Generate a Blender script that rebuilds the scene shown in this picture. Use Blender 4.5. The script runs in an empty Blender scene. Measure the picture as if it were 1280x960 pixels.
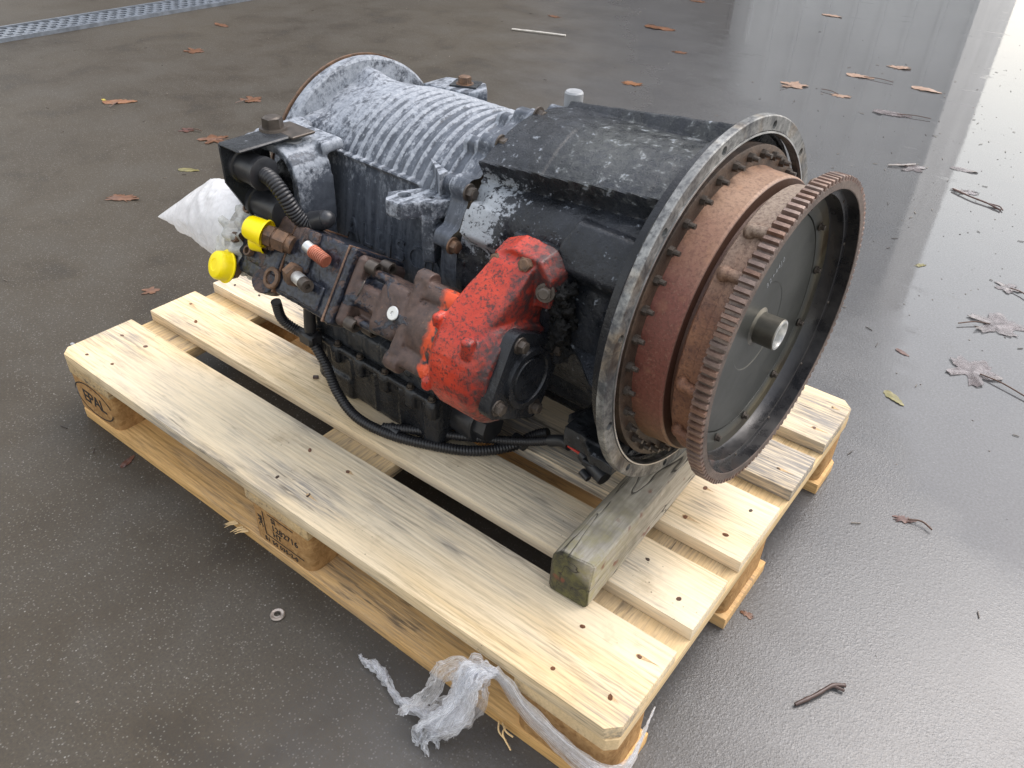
import bpy, bmesh, math, random
from mathutils import Vector, Matrix, noise
R = math.radians
random.seed(7)
S = bpy.context.scene
COL = S.collection

# ------------------------------------------------------------------ camera, sky, sun, exposure
cam_d = bpy.data.cameras.new("camera")
cam_d.sensor_width = 36.0
cam_d.lens = 1013.38 / 1280 * 36.0
cam_d.clip_start, cam_d.clip_end = 0.02, 2000
cam = bpy.data.objects.new("camera", cam_d)
COL.objects.link(cam)
_r = Vector((0.79059921, 0.61152008, 0.03156081))
_d = Vector((0.38360306, -0.45444645, -0.80394473))
_f = Vector((-0.47728565, 0.64770489, -0.59386597))
cam.matrix_world = Matrix(((_r.x, -_d.x, -_f.x, 1.39109229), (_r.y, -_d.y, -_f.y, -0.48338748),
                           (_r.z, -_d.z, -_f.z, 1.00470513), (0, 0, 0, 1)))
S.camera = cam

SUN_EL, SUN_AZ = R(58), R(24)          # azimuth measured from +Y towards +X
world = bpy.data.worlds.new("World")
S.world = world
world.use_nodes = True
wt = world.node_tree
wt.nodes.clear()
w_out = wt.nodes.new("ShaderNodeOutputWorld")
w_bg = wt.nodes.new("ShaderNodeBackground")
w_sky = wt.nodes.new("ShaderNodeTexSky")
w_sky.sky_type = 'NISHITA'
w_sky.sun_disc = False
w_sky.sun_elevation = SUN_EL
w_sky.sun_rotation = SUN_AZ
w_sky.air_density = 3.0
w_sky.dust_density = 3.0
w_sky.ozone_density = 1.0
w_hsv = wt.nodes.new("ShaderNodeHueSaturation")
w_hsv.inputs["Saturation"].default_value = 0.35
w_bg.inputs["Strength"].default_value = 0.15
wt.links.new(w_sky.outputs[0], w_hsv.inputs["Color"])
w_tint = wt.nodes.new("ShaderNodeMix")           # neutral, slightly cool overcast
w_tint.data_type = 'RGBA'
w_tint.blend_type = 'MULTIPLY'
w_tint.inputs["Factor"].default_value = 1.0
w_tint.inputs[7].default_value = (1.0, 0.985, 1.04, 1)
wt.links.new(w_hsv.outputs[0], w_tint.inputs[6])
wt.links.new(w_tint.outputs[2], w_bg.inputs[0])
wt.links.new(w_bg.outputs[0], w_out.inputs[0])

sun_d = bpy.data.lights.new("sun", 'SUN')
sun_d.energy = 0.5
sun_d.angle = R(40)
sun_d.color = (1.0, 0.96, 0.9)
sun = bpy.data.objects.new("sun", sun_d)
COL.objects.link(sun)
sd = Vector((math.sin(SUN_AZ) * math.cos(SUN_EL), math.cos(SUN_AZ) * math.cos(SUN_EL), math.sin(SUN_EL)))
sun.rotation_euler = sd.to_track_quat('Z', 'Y').to_euler()
sun.location = (0, 0, 8)

S.view_settings.view_transform = 'Standard'
S.view_settings.look = 'None'
S.view_settings.gamma = 1.0
S.view_settings.exposure = 1.22

# ------------------------------------------------------------------ mesh helpers
class MB:
    """collects primitives in one bmesh"""
    def __init__(s):
        s.bm = bmesh.new()
    def _x(s, vs, M):
        if M is not None:
            bmesh.ops.transform(s.bm, matrix=M, verts=vs)
        return vs
    def box(s, c, size, M=None, bevel=0.0, seg=1):
        vs = bmesh.ops.create_cube(s.bm, size=1.0)['verts']
        for v in vs:
            v.co = Vector((v.co.x * size[0], v.co.y * size[1], v.co.z * size[2])) + Vector(c)
        if bevel > 0:
            es = list({e for v in vs for e in v.link_edges})
            r = bmesh.ops.bevel(s.bm, geom=es, offset=bevel, segments=seg, profile=0.6, affect='EDGES')
            vs = list({v for f in r['faces'] for v in f.verts} | {v for v in vs if v.is_valid})
        return s._x(vs, M)
    def cyl(s, p0, p1, r0, r1=None, seg=24, cap=True):
        p0, p1 = Vector(p0), Vector(p1)
        r1 = r0 if r1 is None else r1
        d = p1 - p0
        q = d.to_track_quat('Z', 'Y').to_matrix().to_4x4()
        M = Matrix.Translation((p0 + p1) / 2) @ q
        return bmesh.ops.create_cone(s.bm, cap_ends=cap, segments=seg, radius1=r0, radius2=r1, depth=d.length, matrix=M)['verts']
    def ball(s, c, r, sub=2, scale=(1, 1, 1)):
        vs = bmesh.ops.create_icosphere(s.bm, subdivisions=sub, radius=r)['verts']
        for v in vs:
            v.co = Vector((v.co.x * scale[0], v.co.y * scale[1], v.co.z * scale[2])) + Vector(c)
        return vs
    def tube(s, pts, rad, seg=10, cap=True):
        pts = [Vector(p) for p in pts]
        n = len(pts)
        rings = []
        up = Vector((0, 0, 1))
        prev = None
        for i, p in enumerate(pts):
            t = (pts[min(i + 1, n - 1)] - pts[max(i - 1, 0)]).normalized()
            if prev is None:
                a = t.orthogonal().normalized()
            else:
                a = (prev - t * prev.dot(t)).normalized()
            prev = a
            b = t.cross(a)
            r = rad[i] if isinstance(rad, (list, tuple)) else rad
            rings.append([s.bm.verts.new(p + r * (math.cos(2 * math.pi * k / seg) * a + math.sin(2 * math.pi * k / seg) * b)) for k in range(seg)])
        for i in range(n - 1):
            for k in range(seg):
                s.bm.faces.new((rings[i][k], rings[i][(k + 1) % seg], rings[i + 1][(k + 1) % seg], rings[i + 1][k]))
        if cap:
            s.bm.faces.new(rings[0][::-1]); s.bm.faces.new(rings[-1])
    def lathe(s, prof, seg=96, closed=False):
        """prof: list of (x, r); revolved about the X axis"""
        rings = []
        for x, r in prof:
            if r < 1e-6:
                rings.append([s.bm.verts.new((x, 0, 0))])
            else:
                rings.append([s.bm.verts.new((x, -r * math.sin(2 * math.pi * k / seg), r * math.cos(2 * math.pi * k / seg))) for k in range(seg)])
        n = len(rings)
        for i in range(n if closed else n - 1):
            A, B = rings[i], rings[(i + 1) % n]
            for k in range(seg):
                a0, a1 = A[k % len(A)], A[(k + 1) % len(A)]
                b0, b1 = B[k % len(B)], B[(k + 1) % len(B)]
                f = [v for j, v in enumerate((a0, a1, b1, b0)) if v not in (a0, a1, b1, b0)[:j]]
                if len(f) > 2:
                    s.bm.faces.new(f)
    def hull(s, pts):
        vs = [s.bm.verts.new(p) for p in pts]
        r = bmesh.ops.convex_hull(s.bm, input=vs)
        bad = [g for g in r['geom_interior'] + r['geom_unused'] if isinstance(g, bmesh.types.BMVert)]
        bmesh.ops.delete(s.bm, geom=list(set(bad)), context='VERTS')
    def prism(s, poly, z0, z1, M=None):
        a = [s.bm.verts.new((x, y, z0)) for x, y in poly]
        b = [s.bm.verts.new((x, y, z1)) for x, y in poly]
        n = len(poly)
        s.bm.faces.new(a[::-1]); s.bm.faces.new(b)
        for i in range(n):
            s.bm.faces.new((a[i], a[(i + 1) % n], b[(i + 1) % n], b[i]))
        return s._x(a + b, M)
    def mesh(s, name, smooth=30):
        bmesh.ops.recalc_face_normals(s.bm, faces=s.bm.faces[:])
        me = bpy.data.meshes.new(name)
        s.bm.to_mesh(me)
        s.bm.free()
        shade(me, smooth)
        return me

def shade(me, ang=30):
    if ang is None:
        return
    me.polygons.foreach_set("use_smooth", [True] * len(me.polygons))
    me.set_sharp_from_angle(angle=R(ang))

def grid_mesh(name, nu, nv, fn, wrap_v=False, smooth=60):
    vs = [fn(i / (nu - 1), j / (nv if wrap_v else nv - 1)) for i in range(nu) for j in range(nv)]
    fs = []
    for i in range(nu - 1):
        for j in range(nv if wrap_v else nv - 1):
            j2 = (j + 1) % nv
            fs.append((i * nv + j, i * nv + j2, (i + 1) * nv + j2, (i + 1) * nv + j))
    me = bpy.data.meshes.new(name)
    me.from_pydata([tuple(v) for v in vs], [], fs)
    uv = me.uv_layers.new(name="UVMap")
    for lp in me.loops:
        i, j = divmod(lp.vertex_index, nv)
        uv.data[lp.index].uv = (i / (nu - 1), j / max(1, nv - 1))
    bm = bmesh.new(); bm.from_mesh(me)
    bmesh.ops.recalc_face_normals(bm, faces=bm.faces[:])
    bm.to_mesh(me); bm.free()
    shade(me, smooth)
    return me

def cast(mb, name, voxel=0.003, smooth=4, rough=0.0, rs=60.0, ang=60, sub=0):
    """fuse primitives into one casting: voxel remesh, smooth, slight roughness"""
    me0 = mb.mesh(name, None)
    o = bpy.data.objects.new("tmp", me0)
    COL.objects.link(o)
    m = o.modifiers.new("r", 'REMESH'); m.mode = 'VOXEL'; m.voxel_size = voxel
    if smooth:
        m2 = o.modifiers.new("s", 'SMOOTH'); m2.iterations = smooth; m2.factor = 0.5
    if sub:
        m3 = o.modifiers.new("u", 'SUBSURF'); m3.levels = sub; m3.render_levels = sub
    dg = bpy.context.evaluated_depsgraph_get()
    me = bpy.data.meshes.new_from_object(o.evaluated_get(dg))
    bpy.data.objects.remove(o)
    bpy.data.meshes.remove(me0)
    me.name = name
    if rough:
        nor = [v.normal.copy() for v in me.vertices]
        for v, n in zip(me.vertices, nor):
            v.co += n * rough * noise.fractal(v.co * rs, 0.8, 2.0, 3)
    shade(me, ang)
    return me

def boolean(me, cutters, name):
    o = bpy.data.objects.new("tmp", me); COL.objects.link(o)
    cs = []
    for c in cutters:
        k = bpy.data.objects.new("cut", c); COL.objects.link(k); cs.append(k)
        m = o.modifiers.new("b", 'BOOLEAN'); m.operation = 'DIFFERENCE'; m.object = k; m.solver = 'EXACT'
    dg = bpy.context.evaluated_depsgraph_get()
    r = bpy.data.meshes.new_from_object(o.evaluated_get(dg))
    bpy.data.objects.remove(o)
    for k in cs:
        bpy.data.objects.remove(k)
    r.name = name
    shade(r, 30)
    return r

def text_mesh(body, size, extrude=0.0003, spacing=1.0, bold=0.0):
    cu = bpy.data.curves.new("txt", 'FONT')
    cu.body = body; cu.size = size; cu.extrude = extrude; cu.space_character = spacing; cu.offset = bold
    cu.align_x = 'CENTER'; cu.align_y = 'CENTER'
    o = bpy.data.objects.new("tmp", cu); COL.objects.link(o)
    dg = bpy.context.evaluated_depsgraph_get()
    me = bpy.data.meshes.new_from_object(o.evaluated_get(dg))
    bpy.data.objects.remove(o)
    return me

def obj(name, me, mat, parent=None, loc=None, rot=None):
    o = bpy.data.objects.new(name, me)
    COL.objects.link(o)
    if mat is not None:
        me.materials.clear(); me.materials.append(mat)
    if parent is not None:
        o.parent = parent
    if loc is not None:
        o.location = loc
    if rot is not None:
        o.rotation_euler = rot
    return o

def tag(o, label, cat, group=None):
    o['label'] = label; o['category'] = cat
    if group:
        o['group'] = group
    return o

def thing(name, label, cat, loc=(0, 0, 0), rotz=0.0, group=None):
    o = bpy.data.objects.new(name, None)
    o.empty_display_size = 0.05
    COL.objects.link(o)
    o.location = loc; o.rotation_euler = (0, 0, rotz)
    return tag(o, label, cat, group)

def struct(o):
    o['kind'] = 'structure'
    return o

def fr(p, s=1.0, oct=3):
    return noise.fractal(Vector(p) * s, 0.9, 2.0, oct)

def sstep(a, b, x):
    t = max(0.0, min(1.0, (x - a) / (b - a))) if b != a else float(x > a)
    return t * t * (3 - 2 * t)

def catmull(P, n):
    P = [Vector(p) for p in P]
    out = []
    Q = [P[0] * 2 - P[1]] + P + [P[-1] * 2 - P[-2]]
    for i in range(1, len(Q) - 2):
        for k in range(n):
            t = k / n
            a, b, c, d = Q[i - 1], Q[i], Q[i + 1], Q[i + 2]
            out.append(0.5 * ((2 * b) + (c - a) * t + (2 * a - 5 * b + 4 * c - d) * t * t + (3 * b - a - 3 * c + d) * t ** 3))
    out.append(P[-1])
    return out

# ------------------------------------------------------------------ material helpers
class NT:
    def __init__(s, name):
        s.m = bpy.data.materials.new(name)
        s.m.use_nodes = True
        s.t = s.m.node_tree
        s.b = s.t.nodes["Principled BSDF"]
        s.out = s.t.nodes["Material Output"]
        s.tc = s.t.nodes.new("ShaderNodeTexCoord")
        s.obj = s.tc.outputs["Object"]
    def n(s, t, **kw):
        x = s.t.nodes.new(t)
        for k, v in kw.items():
            setattr(x, k, v)
        return x
    def put(s, sock, v):
        if isinstance(v, bpy.types.NodeSocket):
            s.t.links.new(v, sock)
        elif isinstance(v, (tuple, list)) and len(v) == 3 and sock.type == 'RGBA':
            sock.default_value = (*v, 1)
        else:
            sock.default_value = v
    def scale(s, vec, sc, off=(0, 0, 0), rot=(0, 0, 0)):
        m = s.n("ShaderNodeMapping")
        s.put(m.inputs[0], vec)
        m.inputs["Scale"].default_value = sc if isinstance(sc, tuple) else (sc,) * 3
        m.inputs["Location"].default_value = off
        m.inputs["Rotation"].default_value = rot
        return m.outputs[0]
    def noise(s, sc, det=4, ro=0.55, vec=None, dist=0.0):
        x = s.n("ShaderNodeTexNoise")
        s.put(x.inputs["Vector"], vec if vec is not None else s.obj)
        x.inputs["Scale"].default_value = sc; x.inputs["Detail"].default_value = det
        x.inputs["Roughness"].default_value = ro; x.inputs["Distortion"].default_value = dist
        return x.outputs[0]
    def voro(s, sc, vec=None, feat='F1', out="Distance", rnd=1.0):
        x = s.n("ShaderNodeTexVoronoi", feature=feat)
        s.put(x.inputs["Vector"], vec if vec is not None else s.obj)
        x.inputs["Scale"].default_value = sc
        x.inputs["Randomness"].default_value = rnd
        return x.outputs[out]
    def ramp(s, fac, a, b, lo=0.0, hi=1.0, smooth=False):
        x = s.n("ShaderNodeMapRange")
        x.interpolation_type = 'SMOOTHSTEP' if smooth else 'LINEAR'
        s.put(x.inputs["Value"], fac)
        s.put(x.inputs["From Min"], a); s.put(x.inputs["From Max"], b)
        x.inputs["To Min"].default_value = lo; x.inputs["To Max"].default_value = hi
        return x.outputs[0]
    def mix(s, f, a, b, mode='MIX'):
        x = s.n("ShaderNodeMix", data_type='RGBA', blend_type=mode)
        s.put(x.inputs["Factor"], f); s.put(x.inputs["A"], a) if False else None
        s.put(x.inputs[6], a); s.put(x.inputs[7], b)
        return x.outputs[2]
    def math(s, op, a, b=0.0, c=0.0):
        x = s.n("ShaderNodeMath", operation=op)
        s.put(x.inputs[0], a); s.put(x.inputs[1], b); s.put(x.inputs[2], c)
        return x.outputs[0]
    def sep(s, vec=None):
        x = s.n("ShaderNodeSeparateXYZ")
        s.put(x.inputs[0], vec if vec is not None else s.obj)
        return x.outputs
    def rnd(s):
        return s.n("ShaderNodeObjectInfo").outputs["Random"]
    def bump(s, h, dist=0.001, strength=1.0, prev=None):
        x = s.n("ShaderNodeBump")
        x.inputs["Distance"].default_value = dist; x.inputs["Strength"].default_value = strength
        s.put(x.inputs["Height"], h)
        if prev is not None:
            s.put(x.inputs["Normal"], prev)
        return x.outputs[0]
    def done(s, col, rough=0.5, metal=0.0, normal=None, spec=0.5, **kw):
        s.put(s.b.inputs["Base Color"], col); s.put(s.b.inputs["Roughness"], rough)
        s.put(s.b.inputs["Metallic"], metal); s.put(s.b.inputs["Specular IOR Level"], spec)
        if normal is not None:
            s.put(s.b.inputs["Normal"], normal)
        for k, v in kw.items():
            s.put(s.b.inputs[k.replace("_", " ")], v)
        return s.m

def wood_mat(name, light, mid, dirt, dirt_amt=0.5, ax=0, grey=0.4):
    """sawn softwood, grain along axis ax of the object's own space"""
    k = NT(name)
    r = k.rnd()
    off = k.n("ShaderNodeCombineXYZ")
    k.put(off.inputs[0], k.math('MULTIPLY', r, 37.0)); k.put(off.inputs[1], k.math('MULTIPLY', r, 91.0)); k.put(off.inputs[2], k.math('MULTIPLY', r, 53.0))
    va = k.n("ShaderNodeVectorMath", operation='ADD')
    k.put(va.inputs[0], k.obj); k.put(va.inputs[1], off.outputs[0])
    v = va.outputs[0]
    st = [1.0, 1.0, 1.0]; st[ax] = 0.05
    fine = k.noise(260, 3, 0.7, k.scale(v, tuple(st)))
    st2 = [1.0, 1.0, 1.0]; st2[ax] = 0.1
    rings = k.noise(38, 2, 0.5, k.scale(v, tuple(st2)), 0.6)
    w = k.n("ShaderNodeTexWave", wave_type='BANDS', bands_direction='Y' if ax == 0 else 'X')
    st3 = [1.0, 1.0, 1.0]; st3[ax] = 0.16
    k.put(w.inputs["Vector"], k.scale(v, tuple(st3)))
    w.inputs["Scale"].default_value = 34; w.inputs["Distortion"].default_value = 7; w.inputs["Detail"].default_value = 2
    w.inputs["Detail Scale"].default_value = 1.3
    c = k.mix(k.ramp(rings, 0.3, 0.72), light, mid)
    c = k.mix(k.math('MULTIPLY', k.ramp(w.outputs[0], 0.6, 1.0), 0.16), c, tuple(x * 0.7 for x in mid))
    c = k.mix(k.math('MULTIPLY', k.ramp(fine, 0.46, 0.68), 0.75), c, tuple(x * 0.5 for x in mid))
    # bleached and grey weathered areas, dark mould dashes along the grain
    bl = k.noise(3.2, 3, 0.6, k.scale(v, tuple(0.35 if i == ax else 1.0 for i in range(3)), (2, 5, 1)))
    c = k.mix(k.ramp(bl, 0.42, 0.62, 0, 0.55, True), c, (0.72, 0.635, 0.49) if grey > 0.36 else light)
    patch = k.noise(4.2, 4, 0.6, k.scale(v, tuple(0.35 if i == ax else 1.0 for i in range(3))))
    c = k.mix(k.math('MULTIPLY', k.ramp(patch, 0.47, 0.60, smooth=True), k.math('MULTIPLY', k.ramp(fine, 0.30, 0.58), grey)), c, (0.23, 0.215, 0.20))
    dash = k.noise(95, 3, 0.75, k.scale(v, tuple(0.10 if i == ax else 1.0 for i in range(3)), (7, 3, 1)))
    c = k.mix(k.math('MULTIPLY', k.ramp(dash, 0.57, 0.66), k.math('MULTIPLY', k.ramp(patch, 0.42, 0.62, smooth=True), 0.8)), c, (0.085, 0.072, 0.06))
    p2 = k.noise(9, 5, 0.65, v)
    c = k.mix(k.math('MULTIPLY', k.ramp(p2, 0.56, 0.76, smooth=True), dirt_amt), c, dirt)
    # knots
    kn = k.voro(5.5, k.scale(v, tuple(0.45 if i == ax else 1.0 for i in range(3))))
    c = k.mix(k.math('MULTIPLY', k.ramp(kn, 0.075, 0.04), 0.75), c, (0.33, 0.16, 0.06))
    # small dark specks
    sp = k.voro(70, v)
    c = k.mix(k.math('MULTIPLY', k.ramp(sp, 0.11, 0.05), k.math('MULTIPLY', k.ramp(p2, 0.5, 0.62), 0.7)), c, (0.07, 0.05, 0.035))
    # each board its own tint
    hs = k.n("ShaderNodeHueSaturation")
    k.put(hs.inputs["Value"], k.ramp(r, 0, 1, 0.9, 1.08)); k.put(hs.inputs["Saturation"], k.ramp(k.math('FRACT', k.math('MULTIPLY', r, 7.3)), 0, 1, 0.85, 1.15))
    k.put(hs.inputs["Color"], c)
    nb = k.bump(fine, 0.0012, 0.75)
    nb = k.bump(w.outputs[0], 0.0007, 0.35, nb)
    return k.done(hs.outputs[0], 0.72, 0, nb, 0.3)

MW = {}
MW['deck'] = wood_mat("pale_pine", (0.75, 0.60, 0.395), (0.65, 0.48, 0.265), (0.30, 0.22, 0.13), 0.55, 0, 0.95)
MW['cross'] = wood_mat("pine_across", (0.60, 0.455, 0.27), (0.52, 0.365, 0.185), (0.28, 0.20, 0.12), 0.4, 1, 0.35)
MW['low'] = wood_mat("damp_pine", (0.66, 0.44, 0.225), (0.56, 0.35, 0.16), (0.22, 0.14, 0.07), 0.6, 0, 0.35)

def m_block():
    k = NT("pressed_chip_block")
    a = k.noise(120, 4, 0.7); b = k.voro(150, out="Color"); c0 = k.noise(14, 3, 0.6)
    c = k.mix(k.ramp(a, 0.3, 0.7), (0.24, 0.12, 0.04), (0.46, 0.27, 0.11))
    c = k.mix(0.3, c, k.mix(k.ramp(k.sep(b)[0], 0, 1), (0.2, 0.1, 0.035), (0.52, 0.33, 0.15)))
    c = k.mix(k.ramp(c0, 0.5, 0.75, 0, 0.5), c, (0.14, 0.08, 0.03))
    return k.done(c, 0.85, 0, k.bump(a, 0.0015, 0.7), 0.25)
MW['block'] = m_block()

def m_timber():
    k = NT("weathered_timber")
    v = k.scale(k.obj, (1.0, 0.07, 1.0))
    fine = k.noise(170, 4, 0.7, v); big = k.noise(10, 4, 0.6); sx = k.sep()
    c = k.mix(k.ramp(fine, 0.3, 0.7), (0.25, 0.225, 0.18), (0.46, 0.42, 0.35))
    c = k.mix(k.ramp(big, 0.5, 0.68, 0, 0.75, True), c, (0.17, 0.15, 0.11))
    mo = k.noise(60, 4, 0.7)
    nearend = k.ramp(sx[1], 0.16, 0.0, 0, 1)
    c = k.mix(k.math('MULTIPLY', k.ramp(mo, 0.42, 0.62), k.math('MULTIPLY', nearend, 0.6)), c, (0.30, 0.265, 0.11))
    ed = k.ramp(sx[1], 0.006, 0.002, 0, 1)
    c = k.mix(ed, c, k.mix(k.ramp(mo, 0.4, 0.62), (0.042, 0.04, 0.027), (0.095, 0.09, 0.036)))
    left_shade = k.ramp(k.math('ADD', sx[0], k.math('MULTIPLY', big, 0.008)), 0.012, 0.006)
    c = k.mix(k.math('MULTIPLY', left_shade, 0.85), c, (0.07, 0.06, 0.045))  # shade on the left side painted into the wood colour
    st = k.noise(26, 2, 0.5, k.scale(k.obj, 1.0, (3, 1, 4)))
    c = k.mix(k.ramp(st, 0.66, 0.71, 0, 0.8), c, (0.16, 0.05, 0.03))
    ck = k.noise(22, 3, 0.5, k.scale(k.obj, (1.0, 0.12, 1.0)), 0.4)
    crack = k.math('ABSOLUTE', k.math('SUBTRACT', ck, 0.5))
    c = k.mix(k.ramp(crack, 0.006, 0.002, 0, 0.85), c, (0.03, 0.025, 0.02))
    nb = k.bump(fine, 0.0015, 0.7); nb = k.bump(k.ramp(crack, 0.0, 0.012), 0.003, 0.5, nb)
    return k.done(c, 0.75, 0, nb, 0.35)
MW['timber'] = m_timber()

def m_peel(name="peeling_casting", bias=0.0):
    """grey-black paint with whitish oxidised aluminium showing through, mostly on the upper rear"""
    k = NT(name)
    s = k.sep()
    vs = k.scale(k.obj, (1.0, 0.42, 0.42))
    n1 = k.noise(30, 8, 0.7, vs, 0.5); n2 = k.noise(150, 5, 0.75); n3 = k.noise(6, 3, 0.5); n4 = k.noise(80, 6, 0.72, vs, 0.3)
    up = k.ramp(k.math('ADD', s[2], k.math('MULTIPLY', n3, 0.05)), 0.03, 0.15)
    rear = k.ramp(k.math('ADD', s[0], k.math('MULTIPLY', n3, 0.2)), -0.15, -0.50)
    cover = k.math('ADD', k.math('MULTIPLY', up, k.math('ADD', k.math('MULTIPLY', rear, 0.50), 0.43)), bias)
    thr = k.ramp(cover, 0, 1, 0.60, 0.44)
    wv = k.math('SINE', k.math('MULTIPLY', k.math('ADD', s[0], 0.57 + 0.0195 / 4), 2 * math.pi / 0.0195))
    crest = k.math('MULTIPLY', k.math('MULTIPLY', k.ramp(wv, 0.1, 1.0, -0.04, 0.12), k.ramp(s[2], 0.08, 0.095)), k.math('MULTIPLY', k.ramp(s[0], -0.575, -0.56), k.ramp(s[0], -0.325, -0.335)))
    mott = k.math('ADD', k.math('ADD', k.math('MULTIPLY', n1, 0.32), k.math('MULTIPLY', n4, 0.40)), k.math('ADD', k.math('MULTIPLY', n2, 0.28), crest))
    f = k.ramp(k.math('SUBTRACT', mott, thr), -0.03, 0.045)
    base = k.mix(k.ramp(n2, 0.35, 0.65), (0.020, 0.024, 0.032), (0.060, 0.069, 0.085))
    st = k.noise(90, 3, 0.6, k.scale(k.obj, (1.0, 0.12, 0.12)))
    base = k.mix(k.ramp(st, 0.4, 0.65, 0, 0.6), base, (0.12, 0.133, 0.155))
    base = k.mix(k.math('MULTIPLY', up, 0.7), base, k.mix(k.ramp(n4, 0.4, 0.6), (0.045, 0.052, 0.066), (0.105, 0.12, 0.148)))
    ox = k.mix(k.ramp(n2, 0.3, 0.7), (0.14, 0.158, 0.188), (0.33, 0.352, 0.385))
    c = k.mix(k.math('MULTIPLY', f, k.ramp(cover, 0, 0.6, 0.35, 1.0)), base, ox)
    nb = k.bump(f, 0.0009, 0.5); nb = k.bump(n2, 0.0006, 0.5, nb)
    return k.done(c, k.ramp(f, 0, 1, 0.36, 0.6), 0.0, nb, 0.35)
M = {}
M['peel'] = m_peel()
M['peel2'] = m_peel("oxidised_casting", 0.3)

def m_black(name, base=(0.016, 0.018, 0.023), hi=(0.07, 0.078, 0.09), scuff=0.62, rough=0.34, bumpd=0.0012, sc=1.0, patch=0.0):
    """greasy black paint with pitting, dust and grey scuffs"""
    k = NT(name)
    n1 = k.noise(16 * sc, 6, 0.65, None, 0.4); n2 = k.noise(170 * sc, 4, 0.7); n3 = k.noise(45 * sc, 5, 0.75, None, 0.3)
    c = k.mix(k.ramp(n1, 0.35, 0.7), base, hi)
    f = k.ramp(k.math('ADD', k.math('MULTIPLY', n3, 0.75), k.math('MULTIPLY', n2, 0.25)), scuff, scuff + 0.07)
    c = k.mix(k.math('MULTIPLY', f, 0.75), c, (0.24, 0.26, 0.29))
    if patch:
        c = k.mix(k.math('MULTIPLY', k.ramp(k.noise(28, 5, 0.7), 0.42, 0.66, smooth=True), patch), c, (0.17, 0.18, 0.17))
    pit = k.voro(120 * sc)
    nb = k.bump(n2, bumpd, 0.6); nb = k.bump(n3, bumpd * 1.6, 0.45, nb)
    nb = k.bump(k.ramp(pit, 0.0, 0.25), 0.0006, 0.3, nb)
    return k.done(c, k.ramp(n3, 0.3, 0.7, rough - 0.12, rough + 0.2), 0.0, nb, 0.36)
M['black'] = m_black("greasy_black_paint", (0.009, 0.010, 0.012), (0.038, 0.042, 0.048), 0.60, 0.28)

def m_bell():
    k = NT("scuffed_black_casting")
    s = k.sep()
    n1 = k.noise(15, 7, 0.7, None, 0.5); n2 = k.noise(190, 4, 0.75); n3 = k.noise(55, 6, 0.75, None, 0.4); n5 = k.noise(6, 3, 0.5)
    c = k.mix(k.ramp(n1, 0.35, 0.68), (0.005, 0.006, 0.008), (0.024, 0.027, 0.033))
    top = k.ramp(s[2], 0.135, 0.165)
    mid = k.math('MULTIPLY', k.ramp(s[0], -0.235, -0.17), top)
    dust = k.math('MULTIPLY', mid, k.ramp(k.math('ADD', k.math('MULTIPLY', n3, 0.7), k.math('MULTIPLY', n5, 0.5)), 0.50, 0.70))
    c = k.mix(k.math('MULTIPLY', dust, 0.85), c, (0.058, 0.062, 0.06))
    c = k.mix(k.math('MULTIPLY', k.math('MULTIPLY', mid, k.ramp(n3, 0.57, 0.66)), 0.85), c, (0.24, 0.255, 0.26))
    g = k.math('ADD', k.math('MULTIPLY', n3, 0.6), k.math('MULTIPLY', n2, 0.4))
    rearpatch = k.math('MULTIPLY', k.ramp(s[0], -0.19, -0.255), k.math('MULTIPLY', k.ramp(s[2], 0.145, 0.115), k.ramp(s[2], 0.03, 0.06)))
    f = k.ramp(k.math('ADD', g, k.math('MULTIPLY', rearpatch, 0.16)), 0.585, 0.615)
    c = k.mix(k.math('MULTIPLY', f, 0.8), c, k.mix(rearpatch, (0.20, 0.22, 0.25), (0.36, 0.385, 0.41)))
    pit = k.voro(95)
    c = k.mix(k.ramp(pit, 0.09, 0.04, 0, 0.8), c, (0.006, 0.006, 0.008))
    nb = k.bump(n2, 0.0014, 0.7); nb = k.bump(n3, 0.0022, 0.5, nb); nb = k.bump(k.ramp(pit, 0.0, 0.2), 0.0012, 0.5, nb)
    return k.done(c, k.ramp(n3, 0.3, 0.7, 0.16, 0.46), 0.0, nb, 0.32)
M['bell'] = m_bell()
M['dark'] = m_black("oily_black_casting", (0.006, 0.0065, 0.008), (0.02, 0.022, 0.026), 0.64, 0.24)

def m_simple(name, col, rough, metal=0.0, var=0.25, sc=40, bd=0.0004, spec=0.5, **kw):
    k = NT(name)
    n = k.noise(sc, 4, 0.6); n2 = k.noise(sc * 6, 3, 0.6)
    c = k.mix(k.ramp(n, 0.3, 0.7), tuple(x * (1 - var) for x in col), tuple(min(1, x * (1 + var)) for x in col))
    return k.done(c, k.ramp(n, 0.3, 0.7, max(0.03, rough - 0.08), rough + 0.1), metal, k.bump(n2, bd, 0.5), spec, **kw)
M['grime'] = m_simple("caked_grease", (0.009, 0.009, 0.009), 0.75, 0, 0.5, 90, 0.002, 0.2)
M['rubber'] = m_simple("black_rubber", (0.013, 0.013, 0.015), 0.42)
M['plastic'] = m_simple("black_plastic", (0.018, 0.019, 0.022), 0.38)
M['yellow'] = m_simple("yellow_cap_plastic", (0.95, 0.74, 0.0), 0.42, 0, 0.06, 20, 0.0002)
M['zinc'] = m_simple("zinc_plug", (0.62, 0.62, 0.60), 0.4, 0.7, 0.12)
M['capgrey'] = m_simple("pale_grey_cap", (0.28, 0.29, 0.30), 0.5, 0.2, 0.12)
M['wire'] = m_simple("red_wire", (0.45, 0.03, 0.02), 0.45)
M['hole'] = m_simple("shadowed_bore", (0.012, 0.011, 0.01), 0.7)  # near-black stands for the shade inside holes; also colours a stamped digit
M['tan'] = m_simple("dry_leaf_stem", (0.10, 0.06, 0.045), 0.55)

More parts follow.
